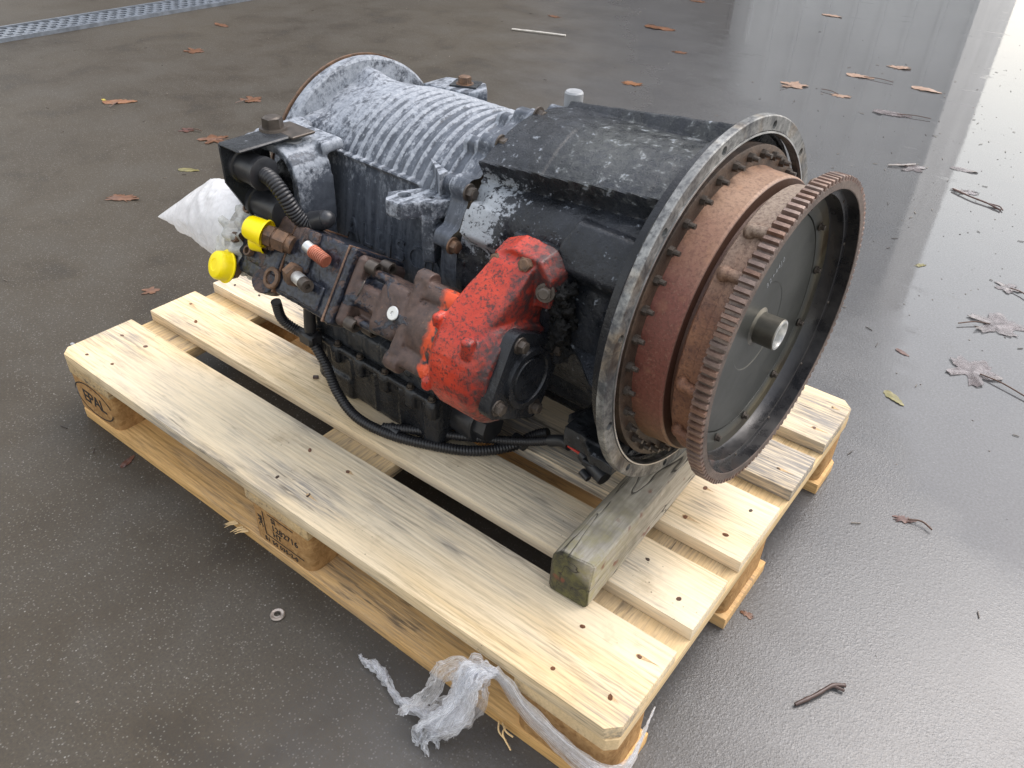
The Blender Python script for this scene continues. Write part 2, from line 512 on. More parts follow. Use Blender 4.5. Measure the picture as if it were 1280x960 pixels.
def m_rustbolt():
    k = NT("rusty_bolt")
    n = k.noise(90, 4, 0.7)
    c = k.mix(k.ramp(n, 0.35, 0.65), (0.07, 0.048, 0.036), (0.185, 0.105, 0.06))
    return k.done(c, 0.6, 0.35, k.bump(n, 0.0006, 0.6))
M['rbolt'] = m_rustbolt()
M['dbolt'] = m_simple("dark_oiled_bolt", (0.075, 0.062, 0.052), 0.42, 0.5, 0.35, 80)

def m_flange():
    k = NT("machined_flange_corroded")
    n1 = k.noise(30, 6, 0.7, None, 0.5); n2 = k.noise(160, 4, 0.7); n3 = k.noise(13, 3, 0.6)
    c = k.mix(k.ramp(n1, 0.38, 0.62), (0.075, 0.078, 0.082), (0.30, 0.30, 0.285))
    c = k.mix(k.ramp(n2, 0.5, 0.66, 0, 0.7), c, (0.03, 0.03, 0.034))
    c = k.mix(k.ramp(n3, 0.52, 0.64, 0, 0.6), c, k.mix(k.ramp(n1, 0.42, 0.58), (0.055, 0.035, 0.02), (0.23, 0.16, 0.085)))
    return k.done(c, k.ramp(n1, 0.3, 0.7, 0.55, 0.36), 0.35, k.bump(n2, 0.0007, 0.5))
M['flange'] = m_flange()
M['lip'] = m_simple("bright_machined_lip", (0.46, 0.46, 0.45), 0.36, 0.8, 0.3, 60)

def m_drum():
    k = NT("rusted_drum")
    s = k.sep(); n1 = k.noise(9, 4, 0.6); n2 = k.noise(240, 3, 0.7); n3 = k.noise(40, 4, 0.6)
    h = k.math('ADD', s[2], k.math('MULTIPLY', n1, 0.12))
    c = k.mix(k.ramp(h, 0.15, 0.245, smooth=True), (0.165, 0.055, 0.04), (0.255, 0.155, 0.098))  # light from above painted into the rust: brighter tan towards the top
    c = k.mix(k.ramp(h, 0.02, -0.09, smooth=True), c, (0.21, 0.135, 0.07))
    c = k.mix(k.ramp(n2, 0.46, 0.68, 0, 0.62), c, (0.08, 0.033, 0.022))
    c = k.mix(k.ramp(k.noise(330, 2, 0.6), 0.58, 0.72, 0, 0.3), c, (0.32, 0.21, 0.14))
    c = k.mix(k.ramp(n3, 0.6, 0.75, 0, 0.4), c, (0.33, 0.18, 0.10))
    sp = k.voro(190)
    c = k.mix(k.ramp(sp, 0.16, 0.06, 0, 0.5), c, (0.045, 0.02, 0.012))
    c = k.mix(k.ramp(s[0], 0.0462, 0.0472, 0, 0.85), c, (0.06, 0.028, 0.018))
    return k.done(c, k.ramp(n3, 0.3, 0.7, 0.42, 0.6), 0.15, k.bump(n2, 0.0007, 0.55))
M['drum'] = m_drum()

def m_rust(name, a, b, d, sc=1.0, rough=0.62):
    k = NT(name)
    n1 = k.noise(30 * sc, 6, 0.7, None, 0.3); n2 = k.noise(200 * sc, 4, 0.75); n3 = k.noise(10 * sc, 3, 0.6)
    c = k.mix(k.ramp(n1, 0.35, 0.65), a, b)
    c = k.mix(k.ramp(n2, 0.5, 0.72, 0, 0.8), c, d)
    c = k.mix(k.ramp(n3, 0.45, 0.62, 0, 0.7), c, tuple(x * 0.42 for x in a))
    hs = k.n("ShaderNodeHueSaturation"); k.put(hs.inputs["Value"], k.ramp(k.rnd(), 0, 1, 0.72, 1.18)); k.put(hs.inputs["Saturation"], k.ramp(k.math('FRACT', k.math('MULTIPLY', k.rnd(), 9.7)), 0, 1, 0.7, 1.1)); k.put(hs.inputs["Color"], c); c = hs.outputs[0]
    nb = k.bump(n2, 0.0012, 0.7); nb = k.bump(n1, 0.0015, 0.4, nb)
    return k.done(c, rough, 0.2, nb)
def m_carrier():
    k = NT("coarse_rust")
    s = k.sep()
    n1 = k.noise(30, 6, 0.7, None, 0.3); n2 = k.noise(210, 4, 0.75); n3 = k.noise(10, 3, 0.6)
    c = k.mix(k.ramp(n1, 0.35, 0.65), (0.13, 0.056, 0.034), (0.225, 0.105, 0.055))
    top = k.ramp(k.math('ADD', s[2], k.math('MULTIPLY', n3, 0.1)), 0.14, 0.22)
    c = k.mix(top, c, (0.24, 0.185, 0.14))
    c = k.mix(k.ramp(n2, 0.46, 0.68, 0, 0.85), c, (0.06, 0.026, 0.018))
    nb = k.bump(n2, 0.0014, 0.8); nb = k.bump(n1, 0.0016, 0.5, nb)
    return k.done(c, 0.6, 0.15, nb)
M['rust'] = m_carrier()
M['tooth'] = m_rust("rusty_gear_teeth", (0.12, 0.066, 0.047), (0.235, 0.145, 0.105), (0.05, 0.028, 0.021), 1.6, 0.42)
M['rim'] = m_rust("rust_rim_face", (0.12, 0.068, 0.044), (0.215, 0.135, 0.09), (0.06, 0.03, 0.02), 1.2, 0.45)

def m_inner():
    k = NT("wet_dark_inner_rim")
    s = k.sep(); n1 = k.noise(22, 5, 0.65); n2 = k.noise(150, 3, 0.6)
    c = k.mix(k.ramp(n1, 0.4, 0.65), (0.008, 0.008, 0.01), (0.03, 0.028, 0.028))
    rustm = k.math('MULTIPLY', k.ramp(k.math('ADD', s[1], k.math('MULTIPLY', n1, 0.06)), 0.0, -0.16), k.ramp(n1, 0.46, 0.6))
    c = k.mix(rustm, c, (0.13, 0.05, 0.028))
    return k.done(c, k.ramp(n1, 0.35, 0.65, 0.2, 0.4), 0.1, k.bump(n2, 0.0004, 0.4))
M['inner'] = m_inner()

def m_plate():
    k = NT("grey_pressed_steel")
    s = k.sep()
    n1 = k.noise(8, 3, 0.5); n2 = k.noise(120, 3, 0.6); n3 = k.noise(30, 4, 0.6)
    c = k.mix(k.ramp(n1, 0.35, 0.65), (0.085, 0.087, 0.08), (0.125, 0.127, 0.117))
    rr = k.math('POWER', k.math('ADD', k.math('POWER', s[1], 2.0), k.math('POWER', s[2], 2.0)), 0.5)
    edge = k.math('MULTIPLY', k.ramp(rr, 0.150, 0.160), k.ramp(n1, 0.38, 0.6))
    c = k.mix(edge, c, k.mix(k.ramp(n3, 0.4, 0.6), (0.11, 0.08, 0.045), (0.17, 0.145, 0.095)))
    return k.done(c, k.ramp(n3, 0.3, 0.7, 0.34, 0.46), 0.75, k.bump(n2, 0.0002, 0.4))
M['plate'] = m_plate()
M['hub'] = m_simple("turned_steel_hub", (0.19, 0.18, 0.155), 0.33, 0.85, 0.3, 25)
M['hubface'] = m_simple("bright_hub_face", (0.62, 0.62, 0.6), 0.34, 0.8, 0.2, 120)

def m_red():
    k = NT("grimy_red_paint")
    s = k.sep()
    n1 = k.noise(13, 5, 0.65); n2 = k.noise(260, 4, 0.75); n3 = k.noise(70, 6, 0.75, None, 0.3)
    c = k.mix(k.ramp(n1, 0.3, 0.7), (0.31, 0.018, 0.010), (0.50, 0.05, 0.021))
    g = k.math('ADD', k.math('MULTIPLY', n2, 0.6), k.math('MULTIPLY', n3, 0.4))
    c = k.mix(k.ramp(g, 0.505, 0.565, 0, 0.85), c, (0.05, 0.02, 0.018))
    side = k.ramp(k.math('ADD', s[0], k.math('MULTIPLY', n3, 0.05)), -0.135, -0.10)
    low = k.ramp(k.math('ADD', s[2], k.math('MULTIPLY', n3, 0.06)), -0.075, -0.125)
    c = k.mix(k.math('MULTIPLY', k.math('MAXIMUM', side, low), k.ramp(n3, 0.3, 0.55, 0.35, 0.92)), c, (0.03, 0.022, 0.022))  # darker towards the cover side and the underside
    drip = k.voro(170)
    nb = k.bump(g, 0.0012, 0.5); nb = k.bump(k.ramp(drip, 0.0, 0.3), 0.0008, 0.35, nb)
    return k.done(c, k.ramp(n3, 0.3, 0.7, 0.25, 0.5), 0, nb, 0.4)
M['red'] = m_red()

def m_pump(name, black_amt, red=False):
    k = NT(name)
    n1 = k.noise(17, 6, 0.7, None, 0.7); n2 = k.noise(180, 4, 0.7); n3 = k.noise(50, 4, 0.7)
    c = k.mix(k.ramp(n3, 0.35, 0.68), (0.048, 0.032, 0.028), (0.105, 0.066, 0.052))
    c = k.mix(k.ramp(n2, 0.6, 0.75, 0, 0.5), c, (0.27, 0.15, 0.09))
    f = k.ramp(k.math('ADD', k.math('MULTIPLY', n1, 0.8), k.math('MULTIPLY', n3, 0.2)), 0.5 + (0.5 - black_amt) * 0.36, 0.53 + (0.5 - black_amt) * 0.36)
    c = k.mix(f, c, k.mix(k.ramp(n2, 0.4, 0.6), (0.008, 0.009, 0.013), (0.028, 0.032, 0.045)))
    nb = k.bump(f, 0.0012, 0.6); nb = k.bump(n2, 0.0008, 0.5, nb)
    ro = k.ramp(f, 0, 1, 0.58, 0.3)
    if red:
        s = k.sep()
        g = k.ramp(k.math('ADD', s[0], k.math('MULTIPLY', n1, 0.06)), -0.213, -0.203)
        c = k.mix(k.math('MULTIPLY', g, k.ramp(k.noise(34, 3, 0.5), 0.45, 0.5)), c, (0.62, 0.075, 0.02))
    return k.done(c, ro, 0.15, nb)
M['pump'] = m_pump("brown_primer_casting", 0.4, True)
M['pumpblk'] = m_pump("flaking_black_over_primer", 0.70)
M['pumpmid'] = m_pump("primer_with_black_patches", 0.6)

def m_film(name, col, trans, rough, bumpsc, bd=0.002):
    k = NT(name)
    n1 = k.noise(bumpsc, 4, 0.6, None, 1.2)
    k.put(k.b.inputs["Base Color"], col); k.put(k.b.inputs["Roughness"], rough)
    k.put(k.b.inputs["Normal"], k.bump(n1, bd, 0.6))
    tr = k.n("ShaderNodeBsdfTransparent"); tr.inputs[0].default_value = (0.96, 0.97, 0.98, 1)
    tl = k.n("ShaderNodeBsdfTranslucent"); tl.inputs[0].default_value = (*col, 1)
    m1 = k.n("ShaderNodeMixShader"); m1.inputs[0].default_value = 0.35
    m2 = k.n("ShaderNodeMixShader")
    k.put(m2.inputs[0], k.ramp(n1, 0.3, 0.7, max(0, trans - 0.2), min(1, trans + 0.2)))
    k.t.links.new(k.b.outputs[0], m1.inputs[1]); k.t.links.new(tl.outputs[0], m1.inputs[2])
    k.t.links.new(m1.outputs[0], m2.inputs[1]); k.t.links.new(tr.outputs[0], m2.inputs[2])
    k.t.links.new(m2.outputs[0], k.out.inputs[0])
    return k.m
M['bag'] = m_film("white_poly_bag", (0.84, 0.84, 0.85), 0.06, 0.32, 60, 0.0012)
M['bagclear'] = m_film("clear_crumpled_poly", (0.62, 0.62, 0.58), 0.3, 0.2, 90, 0.004)

def m_wrapfilm():
    k = NT("stretch_wrap")
    uv = k.tc.outputs["UV"]
    st = k.noise(1.0, 5, 0.65, k.scale(uv, (7, 34, 1)), 0.8)
    st2 = k.noise(1.0, 4, 0.7, k.scale(uv, (20, 90, 1)), 0.5)
    n1 = k.noise(150, 4, 0.65)
    g = k.math('ADD', k.math('MULTIPLY', st, 0.55), k.math('ADD', k.math('MULTIPLY', st2, 0.3), k.math('MULTIPLY', n1, 0.15)))
    k.put(k.b.inputs["Base Color"], (0.93, 0.94, 0.96)); k.put(k.b.inputs["Roughness"], 0.22)
    nb = k.bump(g, 0.003, 0.7)
    k.put(k.b.inputs["Normal"], nb)
    tr = k.n("ShaderNodeBsdfTransparent"); tr.inputs[0].default_value = (0.98, 0.98, 0.99, 1)
    tl = k.n("ShaderNodeBsdfTranslucent"); tl.inputs[0].default_value = (0.95, 0.96, 0.98, 1)
    m1 = k.n("ShaderNodeMixShader"); m1.inputs[0].default_value = 0.62
    m2 = k.n("ShaderNodeMixShader")
    k.put(m2.inputs[0], k.ramp(g, 0.40, 0.60, 0.88, 0.06))
    k.t.links.new(k.b.outputs[0], m1.inputs[1]); k.t.links.new(tl.outputs[0], m1.inputs[2])
    k.t.links.new(m1.outputs[0], m2.inputs[1]); k.t.links.new(tr.outputs[0], m2.inputs[2])
    k.t.links.new(m2.outputs[0], k.out.inputs[0])
    return k.m
M['wrap'] = m_wrapfilm()

def m_leaf(name, a, b, wet=0.35, alpha=1.0):
    k = NT(name)
    n = k.noise(60, 4, 0.65)
    c = k.mix(k.ramp(n, 0.35, 0.65), a, b)
    if alpha < 1:
        return k.done(c, wet, 0, k.bump(n, 0.0006, 0.4), 0.5, Alpha=k.ramp(k.noise(45, 5, 0.7), 0.4, 0.62, alpha - 0.25, alpha + 0.2))
    return k.done(c, wet, 0, k.bump(n, 0.001, 0.5), 0.5)
ML = {'rust': m_leaf("rust_brown_leaf", (0.085, 0.036, 0.018), (0.16, 0.072, 0.034)),
      'dark': m_leaf("dark_wet_leaf", (0.05, 0.018, 0.015), (0.11, 0.045, 0.03)),
      'tan': m_leaf("tan_leaf", (0.22, 0.135, 0.09), (0.32, 0.21, 0.15)),
      'plum': m_leaf("plum_grey_leaf", (0.12, 0.10, 0.10), (0.22, 0.19, 0.19), 0.16, 0.62),
      'orange': m_leaf("orange_brown_leaf", (0.15, 0.066, 0.03), (0.24, 0.11, 0.05)),
      'yellow': m_leaf("yellow_green_leaf", (0.3, 0.24, 0.03), (0.5, 0.38, 0.05)),
      'olive': m_leaf("olive_leaf", (0.10, 0.09, 0.03), (0.2, 0.17, 0.06))}

# ------------------------------------------------------------------ ground
def m_ground():
    k = NT("wet_yard_concrete")
    s = k.sep()
    big = k.noise(0.9, 4, 0.55); mid = k.noise(4.5, 5, 0.6, None, 0.3); fine = k.noise(220, 4, 0.7)
    agg = k.voro(330, out="Color"); aggd = k.voro(330); ch = k.sep(agg)
    c = k.mix(k.ramp(big, 0.35, 0.65), (0.040, 0.030, 0.019), (0.062, 0.049, 0.033))
    c = k.mix(k.ramp(mid, 0.4, 0.68, 0, 0.65), c, (0.080, 0.071, 0.058))
    c = k.mix(k.ramp(mid, 0.45, 0.3, 0, 0.6), c, (0.028, 0.024, 0.02))
    c = k.mix(k.ramp(fine, 0.35, 0.7, 0, 0.6), c, (0.03, 0.028, 0.025))
    # exposed aggregate: scattered pale grains
    grain = k.math('MULTIPLY', k.ramp(ch[0], 0.80, 0.86), k.ramp(aggd, 0.55, 0.25))
    c = k.mix(k.math('MULTIPLY', grain, 0.5), c, k.mix(ch[1], (0.11, 0.098, 0.08), (0.24, 0.23, 0.21)))
    ag2 = k.voro(190, out="Color"); ag2d = k.voro(190); c2 = k.sep(ag2)
    g2 = k.math('MULTIPLY', k.ramp(c2[0], 0.982, 0.988), k.ramp(ag2d, 0.30, 0.15))
    c = k.mix(k.math('MULTIPLY', g2, 0.8), c, (0.25, 0.24, 0.22))
    # standing water towards the right and back of the yard
    t = k.math('ADD', k.math('MULTIPLY', s[0], 0.62), k.math('MULTIPLY', s[1], 0.42))
    edge = k.math('ADD', t, k.math('ADD', k.math('MULTIPLY', k.math('SUBTRACT', k.noise(1.6, 5, 0.6), 0.5), 0.5), k.math('MULTIPLY', k.math('SUBTRACT', k.noise(14, 6, 0.7, k.scale(k.obj, (0.5, 1.2, 1))), 0.5), 0.22)))
    damp_sheen = k.ramp(edge, 0.35, 1.05, smooth=True)
    pool = k.ramp(edge, 1.14, 1.34, smooth=True)
    isl = k.ramp(k.noise(7, 5, 0.7, k.scale(k.obj, (0.6, 1.3, 1))), 0.60, 0.66)
    pool = k.math('MULTIPLY', pool, k.math('SUBTRACT', 1.0, k.math('MULTIPLY', isl, 0.7)))
    c = k.mix(k.math('MULTIPLY', damp_sheen, 0.6), c, k.mix(k.ramp(fine, 0.35, 0.65), (0.06, 0.062, 0.068), (0.125, 0.13, 0.14)))  # pale bluish grey paints the sky's sheen into the damp concrete colour
    h = k.math('ADD', k.math('MULTIPLY', k.noise(420, 5, 0.75), 0.6), k.math('ADD', k.math('MULTIPLY', k.ramp(aggd, 0.6, 0.1), 0.35), k.math('MULTIPLY', k.ramp(k.voro(130), 0.5, 0.05), 0.35)))
    bp = k.n("ShaderNodeBump"); bp.inputs["Distance"].default_value = 0.0013
    k.put(bp.inputs["Height"], h); k.put(bp.inputs["Strength"], k.math('MULTIPLY', k.ramp(pool, 0, 1, 0.34, 0.012), k.ramp(k.noise(2.6, 4, 0.6), 0.35, 0.65, 0.5, 1.15)))
    rip = k.noise(9, 2, 0.5)
    nb = k.bump(rip, 0.002, 0.06, bp.outputs[0])
    ro = k.math('SUBTRACT', k.ramp(damp_sheen, 0, 1, 0.56, 0.25), k.math('MULTIPLY', pool, 0.22))
    ro = k.math('ADD', ro, k.math('MULTIPLY', k.math('SUBTRACT', mid, 0.5), 0.12))
    return k.done(c, ro, 0, nb, k.ramp(damp_sheen, 0, 1, 0.2, 0.62))
gm = bpy.data.meshes.new("ground")
gm.from_pydata([(-300, -300, 0), (300, -300, 0), (300, 300, 0), (-300, 300, 0)], [], [(0, 1, 2, 3)])
struct(obj("ground", gm, m_ground()))

# ------------------------------------------------------------------ buildings across the yard (seen only mirrored in the wet ground)
def wall_mat(name, col, sc=4.0, vertical=True):
    k = NT(name)
    n = k.noise(0.8, 4, 0.6); n2 = k.noise(30, 3, 0.6)
    c = k.mix(k.ramp(n, 0.3, 0.7), tuple(x * 0.85 for x in col), tuple(min(1, x * 1.12) for x in col))
    return k.done(c, 0.6, 0, k.bump(n2, 0.002, 0.3))
MB_dark = wall_mat("dark_brown_cladding", (0.075, 0.066, 0.055))
MB_pale = wall_mat("pale_grey_cladding", (0.75, 0.76, 0.76))
MB_roof = wall_mat("dark_roof_sheet", (0.06, 0.06, 0.065))
MB_glass = m_simple("dark_window_glass", (0.03, 0.035, 0.04), 0.08)
MB_frame = m_simple("pale_window_frame", (0.5, 0.5, 0.48), 0.5)

def hall(label, cx, cy, rz, L, D, H, mat, nwin, gate):
    t = thing("hall", label, "building", (cx, cy, 0), rz)
    w = MB(); w.box((0, D / 2, H / 2), (L, D, H)); obj("wall", w.mesh("wall", None), mat, t)
    n = int(L / 0.35)
    rb = MB()
    for i in range(n + 1):
        rb.box((-L / 2 + i * L / n, -0.012, H / 2), (0.05, 0.024, H - 0.02))
    ob = obj("cladding_ribs", rb.mesh("cladding_ribs", None), mat, t); ob['kind'] = 'stuff'
    rf = MB(); rf.prism([(-D / 2 - 0.4, 0), (D / 2 + 0.4, 0), (0, 1.1)], -L / 2 - 0.3, L / 2 + 0.3,
                        Matrix.Translation((0, D / 2, H + 0.01)) @ Matrix(((0, 0, 1, 0), (1, 0, 0, 0), (0, 1, 0, 0), (0, 0, 0, 1))))
    obj("roof", rf.mesh("roof", None), MB_roof, t)
    for i in range(nwin):
        x = -L / 2 + (i + 0.5) * L / nwin
        f = MB(); f.box((x, -0.08, H * 0.62), (1.3, 0.1, 1.0)); fo = obj("window", f.mesh("window", None), MB_frame, t)
        g = MB(); g.box((x, -0.135, H * 0.62), (1.14, 0.02, 0.84)); obj("pane", g.mesh("pane", None), MB_glass, fo)
    if gate:
        g = MB()
        for j in range(10):
            g.box((gate, -0.09, 0.2 + j * 0.36), (3.2, 0.06, 0.345))
        obj("gate", g.mesh("gate", None), MB_frame, t)
    return t
hall("dark brown clad hall beyond the yard, mirrored in the left of the wet ground", -8.6, 8.6, R(28), 11.2, 6, 6.4, MB_dark, 3, 1.5)
hall("tall pale grey clad hall beyond the yard, mirrored in the puddle", -2.25, 11.6, R(3), 3.2, 5, 11.0, MB_pale, 1, 0)

# ------------------------------------------------------------------ drain grate
def drain():
    M['galv'] = m_simple("galvanised_grate", (0.17, 0.19, 0.22), 0.42, 0.4, 0.25, 30)
    t = thing("drain_grate", "long galvanised drain grate set in the yard at the upper left", "drain grate", (-2.842, 1.85, 0.0), R(-2.0))
    b = MB(); b.box((0, 0, 0.004), (0.205, 4.6, 0.004)); obj("channel_shade", b.mesh("channel_shade", None), M['hole'], t)  # flat dark sheet, painted shade in place of a sunken channel
    for x in (-0.106, 0.106):
        r = MB(); r.box((x, 0, 0.009), (0.012, 4.6, 0.018)); obj("rail", r.mesh("rail", None), M['galv'], t)
    for x in (-0.06, -0.02, 0.02, 0.06):
        r = MB(); r.box((x, 0, 0.0095), (0.011, 4.6, 0.007)); obj("bar", r.mesh("bar", None), M['galv'], t)
    sl = MB(); sl.box((0, 0, 0), (0.036, 0.022, 0.006)); me = sl.mesh("slat", None)
    me.materials.append(M['galv'])
    for row in range(5):
        for i in range(58):
            y = -1.45 + i * 0.05 + (0.025 if row % 2 else 0)
            o = bpy.data.objects.new("slat", me); COL.objects.link(o); o.parent = t
            o.location = (-0.08 + row * 0.04, y, 0.0092)
drain()

# ------------------------------------------------------------------ pallet
pallet = thing("pallet", "pale wooden pallet with stamped blocks carrying the gearbox", "pallet", (0.6, 0.4, 0))
def P(x, y, z):
    return (x - 0.6, y - 0.4, z)

def board(name, x0, x1, y0, y1, z0, z1, mat, ax=0, cham=(0, 0, 0, 0), bow=0.0):
    """sawn board; cham = cut corners at (x0,y0) (x1,y0) (x1,y1) (x0,y1)"""
    c = cham
    poly = []
    def cor(x, y, s, dx, dy, first):
        if s <= 0:
            poly.append((x, y))
        else:
            a, b = (x + dx * s, y), (x, y + dy * s)
            poly.extend([a, b] if first else [b, a])
    cx, cy = (x0 + x1) / 2, (y0 + y1) / 2
    cor(x0, y0, c[0], 1, 1, False); cor(x1, y0, c[1], -1, 1, True)
    cor(x1, y1, c[2], -1, -1, False); cor(x0, y1, c[3], 1, -1, True)
    mb = MB()
    mb.prism([(x - cx, y - cy) for x, y in poly], z0 - (z0 + z1) / 2, z1 - (z0 + z1) / 2)
    bm = mb.bm
    # cut into segments along the grain so the board can be slightly uneven
    L = (x1 - x0) if ax == 0 else (y1 - y0)
    nor = Vector((1, 0, 0)) if ax == 0 else Vector((0, 1, 0))
    for i in range(1, 16):
        p = nor * (-L / 2 + L * i / 16)
        bmesh.ops.bisect_plane(bm, geom=bm.verts[:] + bm.edges[:] + bm.faces[:], plane_co=p, plane_no=nor)
    es = [e for e in bm.edges if len(e.link_faces) == 2 and e.calc_face_angle(0) > 0.5]
    bmesh.ops.bevel(bm, geom=es, offset=0.0014, segments=2, profile=0.6, affect='EDGES')
    sd_ = random.random() * 50
    for v in bm.verts:
        q = Vector((v.co.x, v.co.y, sd_))
        v.co.z += 0.0009 * noise.noise(q * 5) + bow * (v.co.x if ax == 0 else v.co.y)
        if ax == 0:
            v.co.y += 0.0011 * noise.noise(Vector((v.co.x * 4, sd_, v.co.y * 0.5)))
        else:
            v.co.x += 0.0011 * noise.noise(Vector((v.co.y * 4, sd_, v.co.x * 0.5)))
    me = mb.mesh(name, 40)
    o = obj(name, me, mat, pallet, P(cx, cy, (z0 + z1) / 2))
    return o

nail_mb = MB(); nail_mb.cyl((0, 0, -0.004), (0, 0, 0.0004), 0.0042, 0.0036, 8); nail_mb.ball((0, 0, 0.0002), 0.0026, 1, (1.0, 0.8, 0.35))
nail_me = nail_mb.mesh("nail", 40)
nail_me.materials.append(m_rust("rusty_nail", (0.13, 0.05, 0.02), (0.25, 0.1, 0.04), (0.05, 0.02, 0.015), 3))
stain_mb = MB()
stain_mb.prism([(-0.006, 0.0), (-0.003, -0.0032), (0.003, -0.0036), (0.010, -0.0022), (0.020, -0.0009), (0.030, 0.0), (0.019, 0.0010), (0.010, 0.0024), (0.003, 0.0036), (-0.003, 0.0031)], 0.0001, 0.0002)
stain_me = stain_mb.mesh("nail_stain", None)
stain_me.materials.append(m_simple("rust_bleed", (0.48, 0.33, 0.18), 0.8, 0, 0.3, 300))
dark_me = MB(); dark_me.cyl((0, 0, -0.003), (0, 0, 0.0002), 0.0034, 0.003, 8); dark_me = dark_me.mesh("nail", 40)
dark_me.materials.append(m_simple("dark_nail_pit", (0.05, 0.03, 0.02), 0.7))

deck = [(0.0, 0.145), (0.186, 0.289), (0.331, 0.468), (0.514, 0.613), (0.656, 0.80)]
chs = [(0.016, 0.016, 0, 0), (0,) * 4, (0,) * 4, (0,) * 4, (0, 0, 0.018, 0.018)]
tint = 0
for i, (y0, y1) in enumerate(deck):
    o = board("deck_board", 0.0, 1.2, y0, y1, 0.122, 0.144, MW['deck'], 0, chs[i])
    for xc in (0.0725, 0.6, 1.1275):
        nn = [(-0.035, 0.028), (0.04, 0.03), (-0.03, -0.035), (0.038, -0.03)] if y1 - y0 > 0.12 else [(-0.03, 0.022), (0.034, -0.02)]
        for dx, dy in nn:
            k = bpy.data.objects.new("nail", nail_me if random.random() < 0.75 else dark_me)
            COL.objects.link(k); k.parent = o
            k.location = (xc + dx + random.uniform(-.008, .008) - 0.6, dy * (y1 - y0) / 0.145 * 1.2 + random.uniform(-.006, .006), 0.0113)
            k.rotation_euler = (random.uniform(-.2, .2), random.uniform(-.2, .2), random.uniform(0, 3))
            k.scale = (random.uniform(0.9, 1.5), random.uniform(0.7, 1.0), 1)
            if random.random() < 0.4:
                w_ = bpy.data.objects.new("nail_stain", stain_me); COL.objects.link(w_); w_.parent = o
                w_.location = (k.location.x, k.location.y, 0.0112); w_.rotation_euler = (0, 0, random.uniform(-0.15, 0.15)); w_.scale = (random.uniform(0.4, 0.9), random.uniform(0.7, 1.2), 1)
for x0 in (0.0, 0.5275, 1.055):
    board("cross_board", x0, x0 + 0.145, 0.001, 0.799, 0.100, 0.1215, MW['cross'], 1,
          (0.012 if x0 == 0 else 0, 0.012 if x0 > 1 else 0, 0.012 if x0 > 1 else 0, 0.012 if x0 == 0 else 0))
for y0, y1 in ((0, 0.1), (0.3275, 0.4725), (0.7, 0.8)):
    fr_ = y0 == 0; bk = y0 > 0.6
    board("bottom_board", 0.002, 1.203, y0, y1, 0.0, 0.022, MW['low'], 0, (0.02 * fr_, 0.02 * fr_, 0.02 * bk, 0.02 * bk))
blocks = {}
for x0 in (0.0, 0.5275, 1.055):
    for y0, y1 in ((0, 0.1), (0.3275, 0.4725), (0.7, 0.8)):
        mb = MB()
        a, b = x0 + 0.003, x0 + 0.142
        poly = []
        w, d = b - a, y1 - y0 - 0.004
        for (sx, sy) in ((-1, -1), (1, -1), (1, 1), (-1, 1)):
            c = 0.017
            for q in range(5):
                ang = math.atan2(sy, sx) - math.pi / 4 + q * math.pi / 8
                poly.append((sx * (w / 2 - c) + c * math.cos(ang), sy * (d / 2 - c) + c * math.sin(ang)))
        mb.prism(poly, 0.0222, 0.0998)
        blocks[(x0, y0)] = obj("block", mb.mesh("block", 40), MW['block'], pallet, P((a + b) / 2, (y0 + y1) / 2, 0))
M['ink'] = m_simple("black_stamp_ink", (0.015, 0.012, 0.011), 0.8)

def stamp_on(block, items, mats=None):
    for me, x, z in items:
        o = obj("stamp", me, M['ink'], block, (x, -0.0483, z), (R(90), 0, 0))
def ring_mesh(a, b, w, t0, t1, n=28):
    mb = MB()
    for i in range(n):
        p0, p1 = (t0 + (t1 - t0) * i / n), (t0 + (t1 - t0) * (i + 1) / n)
        q = [((a + s * w) * math.cos(t), (b + s * w) * math.sin(t)) for t, s in ((p0, -1), (p1, -1), (p1, 1), (p0, 1))]
        mb.prism(q, 0, 0.0003)
    return mb.mesh("stamp_ring", None)
def line_mesh(pts, w):
    mb = MB()
    (x0, y0), (x1, y1) = pts
    d = Vector((x1 - x0, y1 - y0)); d.normalize(); n = Vector((-d.y, d.x)) * w
    mb.prism([(x0 - n.x, y0 - n.y), (x1 - n.x, y1 - n.y), (x1 + n.x, y1 + n.y), (x0 + n.x, y0 + n.y)], 0, 0.0003)
    return mb.mesh("stamp_line", None)
stamp_on(blocks[(0.0, 0)], [(text_mesh("EPAL", 0.038, 0.0002, 0.88, 0.0005), 0.002, 0.061), (ring_mesh(0.062, 0.034, 0.0012, R(15), R(175)), 0.0, 0.061), (ring_mesh(0.062, 0.034, 0.0012, R(190), R(352)), 0.0, 0.061)])
stamp_on(blocks[(0.5275, 0)], [(text_mesh("SI", 0.015, 0.0002, 1, 0.0003), -0.012, 0.083), (text_mesh("1282716", 0.017, 0.0002, 1.05, 0.0003), 0.012, 0.067),
                              (text_mesh("HT", 0.015, 0.0002, 1, 0.0003), -0.008, 0.052), (text_mesh("S1 50 035-2-0", 0.0125, 0.0002, 1.1, 0.0003), -0.002, 0.031),
                              (line_mesh(((-0.036, 0.0), (-0.036, 0.05)), 0.0009), 0.0, 0.042), (line_mesh(((-0.036, 0), (0.053, 0)), 0.0009), 0, 0.042),
                              (line_mesh(((-0.024, 0), (0.036, 0)), 0.0009), 0.0, 0.0925)])
ippc = text_mesh("IPPC", 0.013, 0.0002, 1.0, 0.0003)
oo = obj("stamp", ippc, M['ink'], blocks[(0.5275, 0)], (-0.046, -0.0483, 0.066), (R(90), R(90), 0))

